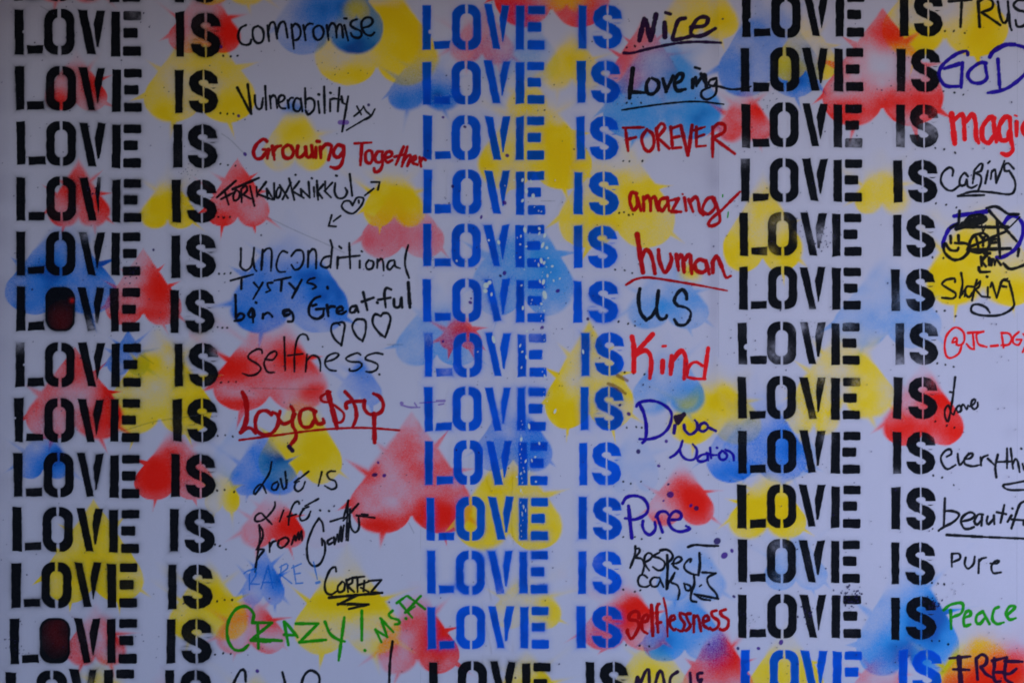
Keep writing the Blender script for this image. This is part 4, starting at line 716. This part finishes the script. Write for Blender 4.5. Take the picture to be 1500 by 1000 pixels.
write('', 'k', 4.2, s1, 'w6.5 105,275 320,205; w7 150,240 300,190; w7 120,262 300,225; 150,250 200,190 290,175 320,210 230,250 130,255; w4.5 105,262 490,265; 200,190 215,245; 230,185 245,240; 270,180 280,230; 10,390 20,450 80,500 150,490 200,430 180,385 95,380; 110,240 60,270; 25,385 60,430 110,435 120,415; 62,330 65,380; 120,325 122,375; 300,305 230,330 200,390 220,440 300,445 345,400 340,340 300,305; w4 190,415 480,290; w5 190,430 500,420; w4.5 405,225 425,480; 345,145 545,365; 325,125 400,115 480,165 520,170 560,170; 285,480 290,545; 320,475 290,510; 290,510 320,550; 345,490 345,540; 360,540 365,500 385,510 385,540; 400,500 430,540; 270,560 280,590 350,590; 450,530 500,570 600,540 640,500; 562,425 555,475; 250,340 265,410; 300,340 300,400; 275,320 300,345 325,320; 310,455 350,455; 330,440 330,475; w2 570,190 500,260; 345,360 395,350; 355,380 395,375; w2 290,240 300,300 320,250; 128,145 120,250; w6 430,260 480,265', 'black scribble of loops, a smiley and the word kind, crossed out')
write('sharing, its g tail looping back underneath', 'k', 3.3, s1, '95,665 90,640 30,650 0,680 40,710 100,750 80,785 0,780; 140,600 150,680 130,780; 140,760 170,720 165,770; 230,700 180,700 170,750 200,775 230,730; 255,650 240,700 220,800; 250,690 280,660 270,700 240,720; 245,720 290,770; 335,705 335,775; 290,770 350,778; 328,625; w3.8 365,670 355,700; 370,680 400,780; 400,780 440,660 480,640; 490,660 440,655 430,690 470,700; 490,660 520,780 520,850 430,905 300,910 220,885 220,840 260,828 320,850 350,890')
write('an at-sign followed by JC_DG, cut off by the right edge', 'R', 3.0, j1, '285,430 250,440 270,395 300,400 295,460 340,465 375,420 370,340 320,290 260,290 190,370 170,480 190,580 240,600 320,550 350,460; w3.4 415,340 525,330; 465,345 480,510; 480,510 440,500 400,455; 575,325 510,345 505,400 530,460 610,485; w3.6 655,478 725,470; 765,340 785,490; 765,340 840,345 870,400 840,460 760,470; 945,330 890,380 885,440 940,465 975,410; 975,410 920,410; 990,350 1030,400; 985,540 1020,470 1060,440')
write('Love in small script at the right', 'k', 2.9, l1, '280,-55 260,120 235,280 205,405 175,360 175,280 210,240 240,320 265,335; 225,100 260,105; 265,335 290,270 325,240 345,290 310,310 295,280; 340,290 350,240 370,235 400,280 415,240; 430,250 480,220 490,180 460,185 445,240 480,280 515,250 515,210')
write('everything, cut off by the right edge', 'k', 3.1, l1, '190,775 240,745 230,700 180,710 130,780 150,860 200,905 285,860; 305,745 310,800 325,860 360,830 420,740; 380,800 440,790 465,750 440,740 380,790 380,850 460,875 540,860; 545,780 550,865; 550,820 570,780 620,760; 620,795 690,860; w3.6 725,755 700,880 710,990; 710,830 880,825; 822,690 822,895; 860,690 885,900; 885,850 910,800 935,830 955,935; 985,850 1000,910; 970,690; 1040,830 1050,920 1090,840 1110,920; w3 1010,1030 850,1060 785,1070 790,1095 850,1122 1000,1122 1100,1110')
write('beautiful, underlined, cut off by the right edge', 'k', 3.5, b1, '172,210 160,500; 170,340 260,345 320,380 270,450 160,510 105,545; 360,450 450,425 485,385 440,355 370,390 340,450 370,520 420,530 475,510; 570,380 520,380 480,450 510,485 560,430; 560,400 555,495; 620,400 610,450 630,480 685,420; 685,390 690,480; 795,280 755,465; 715,355 815,375; 870,390 830,455; 878,315; 1010,240 960,270 920,370 870,525; 870,430 1000,440; 1000,440 1000,490 1040,440 1060,490; w3.8 190,592 600,615; w3 600,615 1200,640')
write('pure, small at the right', 'k', 3.1, b1, '245,790 245,925; 245,790 320,790 330,840 260,875; 390,830 380,900 415,945 470,900 485,820; 530,850 525,990; 530,870 560,840 605,830; 650,890 720,890 740,865 700,870 660,920 680,990 760,985')
write('Peace', 'g', 4.2, q1, '232,240 238,430; 160,235 230,180 340,160 365,200 340,270 250,310; 385,310 440,290 440,250 400,250 370,320 380,400 440,385; 570,250 510,290 500,360 540,380 590,320; 570,250 640,380; 735,205 690,230 670,330 720,380 790,365; 835,280 900,220 900,195 850,200 815,270 850,335 915,320')
write('FREE', 'K', 4.6, q1, 'w3.8 220,740 440,720; w7 320,730 345,1060; w3.8 260,855 430,860; 500,745 515,960; 505,740 560,700 610,730 600,800 550,830; 550,830 600,900 670,940; 690,740 690,830 680,900 700,980 750,980; 670,765 800,735; 680,885 780,885; 820,730 800,860 810,960 880,1000; 800,770 985,775; 780,890 850,900 920,850')
write('', 'g', 1.6, (1000, 200, 6.667), '445,740 438,790; 390,570 390,590', 'tiny green tick beside amazing')

# ---------------------------------------------------------------- drops and specks of paint
PURP = [(935, 661, 3.4), (976, 646, 2.6), (965, 682, 2.4), (979, 709, 1.9), (982, 724, 5), (972, 733, 1.6), (1050.5, 792, 5.2), (1061, 813, 4.9), (1072, 806, 2.8), (1075, 873, 2.3), (1144, 940, 3.6), (1111, 949, 2.6), (1081, 949, 2.4), (921, 606, 3), (817, 426, 3), (663, 273, 2.4), (739, 297, 3.2), (794, 480, 2.8), (861, 467, 2.4), (349.5, 170, 2.4), (324, 69, 2.4), (540, 154, 2.3), (377, 982, 2.8), (554, 677, 1.9), (549, 695, 3.6, .7), (563, 696, 2.8), (649, 172, 2), (681, 186, 2.2), (743, 228, 2.8), (359, 226, 2.8), (225, 366, 1.9), (739, 400, 3), (705, 318, 2.4, 1.6), (733, 404, 2), (689, 443, 2.6), (1012, 740, 2.6), (1020, 744, 3.6), (649, 500, 2), (690, 437, 1.6), (908, 593, 2.1)]
for i, p in enumerate(PURP):
    dotset([p], (0.07, 0.015, 0.20) if i % 3 else (0.03, 0.012, 0.10), 'paint_drop', wall, p[2], mult=.4, mat=M_SPRAY)
WHT = [(765.5, 264, 2.2, 1.4), (778, 266, 1.8, 2), (771, 280, 2.8, 1.6), (781, 287, 2.8, 1.4), (765.5, 294, 2.2), (769, 337, 3, 1.8), (790, 335, 2), (790, 342, 1.8, 1.8), (798, 345, 2.6, 1.6), (795, 359, 3, 2), (763, 346, 1.5, 1.8), (762, 358, 1.3), (730.5, 355, 2.6, 1.4), (801, 363, 2.2), (771, 361, 1.6), (762, 377, 1.4), (793, 382, 3, 1.8), (797, 385, 2.2, 1.4), (789, 388, 1.8, 2.4), (809, 390, 1.8), (803, 378, 1.2), (791, 412, 1.8, 2), (796, 413, 3, 1.8), (802, 404, 1.8, 2), (811, 411, 1.4, 1.6), (798, 432, 4.4, 2), (764, 418, 1.3), (766, 451, 2.2, 2), (793, 445, 1.8), (797, 455, 1.3), (723, 497, 3.6, 2.4), (712, 418, 4, 1.1), (717, 414, 3), (711, 426, 3), (720, 431, 2, 1.8), (762, 506, 1.8, 2), (765, 515, 1.5), (771, 523, 2, 2.6), (764, 538, 1.3, 1.8), (798, 551, 1.8, 2.4), (775, 624, 2.6, 2.6), (763.5, 643, 2.4, 1.8), (790, 649, 1.6, 2), (813, 602, 2.4, 2), (770, 675, 1.8, 2), (779, 674, 1.6, 2.4), (784, 669, 1.5), (775, 691, 1.7, 2.6), (763, 693, 1.4, 2), (768, 690, 1.2, 2), (757, 698, 1.3), (785, 705, 1.3), (763, 718, 1.6, 2.4), (767, 742, 1.6, 3), (770, 747, 1.3, 3), (765, 752, 1.3, 3), (854, 515, 2.2, 2.2), (772, 485, 1.5), (669, 382, 1.4), (820, 408, 1.4), (716, 352, 1.5), (753, 264, 1.3), (789, 309, 1), (793, 310, 1), (765, 318, 1), (789, 318, .9), (700, 515, 1)]
r = np.random.default_rng(3)
for y in np.arange(392, 800, 7):
    WHT.append((796 + r.normal(0, 2.2) if y < 610 else (764 + r.normal(0, 1.6)), y + r.uniform(-2, 2), r.uniform(.4, .95), r.uniform(1, 2.2)))
for _ in range(18): WHT.append((r.normal(780, 18), r.uniform(262, 470), r.uniform(.5, 1.0), r.uniform(1, 2)))
dotset(WHT, (0.62, 0.60, 0.50), 'white_paint_splatter', wall, 1.5, 'run of white paint flecks down the middle column', 'stuff', M_SPRAY, mult=0)
SP_ = []
for _ in range(760):
    SP_.append((r.uniform(0, 1500), r.uniform(0, 1000), abs(r.normal(0, .35)) + .45, r.uniform(.8, 1.3)))
for cx, cy, n, s_, k in [(137, 283, 14, 5, 1.4), (1206, 352, 22, 8, 1.1), (193, 400, 16, 8, 1.3), (275, 250, 14, 8, .8), (925, 150, 10, 10, .8), (1245, 872, 44, 9, 1.7), (1182, 898, 14, 8, 1.6), (1095, 905, 18, 8, .9), (1366, 882, 26, 6, 1.7), (240, 480, 10, 10, .6), (500, 100, 10, 16, .9), (800, 560, 10, 30, .8), (860, 540, 12, 30, .8), (1000, 570, 14, 60, .9), (960, 700, 16, 30, .8), (1390, 860, 8, 10, .7), (870, 470, 12, 40, 1), (1190, 330, 10, 20, .8), (33, 950, 12, 6, 1.2), (13, 940, 10, 5, 1.1), (1185, 480, 10, 8, .8), (1240, 120, 12, 10, .6), (1320, 170, 10, 40, .8), (1130, 150, 14, 14, .9), (690, 300, 10, 25, 1), (740, 120, 8, 20, 1), (700, 960, 8, 40, 1)]:
    for _ in range(n): SP_.append((cx + r.normal(0, s_), cy + r.normal(0, s_), r.uniform(.45, 1) * k, r.uniform(.7, 1.5)))
# fine mist round the dense middles of the hearts
dotset(SP_, (0.02, 0.012, 0.05), 'dark_paint_specks', wall, 1.0, 'fine dark specks of paint scattered over the wall', 'stuff', M_SPRAY, mult=.1)
# faint pencil-like scratches
def scratches():
    spec = [((310, 240, 5.769), '470,450 700,560 950,670 1120,750', .9), ((0, 460, 4), '700,690 900,630 1100,600 1250,575', 1.2), ((0, 460, 4), '780,210 900,290', .9), ((300, 460, 4), '1070,178 1160,178', .9), ((300, 620, 4), '1195,580 1225,640', .9), ((600, 230, 4), '770,258 850,258', .7), ((340, 480, 5.554), '150,490 700,500', .7), ((0, 0, 4), '1300,785 1350,820 1430,900', .9), ((0, 0, 4), '240,40 330,90', .7)]
    for org, s, w in spec:
        write('', 'w', w, org, s, 'faint thin scratch in the paint', alpha=.30, soft=.9)
scratches()

# ---------------------------------------------------------------- what shades the wall: unseen blocks added to darken its left and top
occluders = thing('added_occluders', 'unseen dark wall, slab and beam added to shade the mural', 'light blocker', (0, 0, 0))
boxes('side_occluder', [(-2.50, -2.16, -6.0, 0.0, 0.0, 3.25)], M_DARK, occluders)
boxes('roof_occluder', [(-2.50, 3.3, -3.0, 0.3, 3.25, 3.45)], M_DARK, occluders, bevel=0.01)
boxes('beam_occluder', [(-2.16, 3.3, -0.22, -0.02, 3.02, 3.25)], M_DARK, occluders, bevel=0.006)
print('tris approx', sum(len(o.data.polygons) for o in scn.objects if o.type == 'MESH') * 2, 'objects', len(scn.objects))
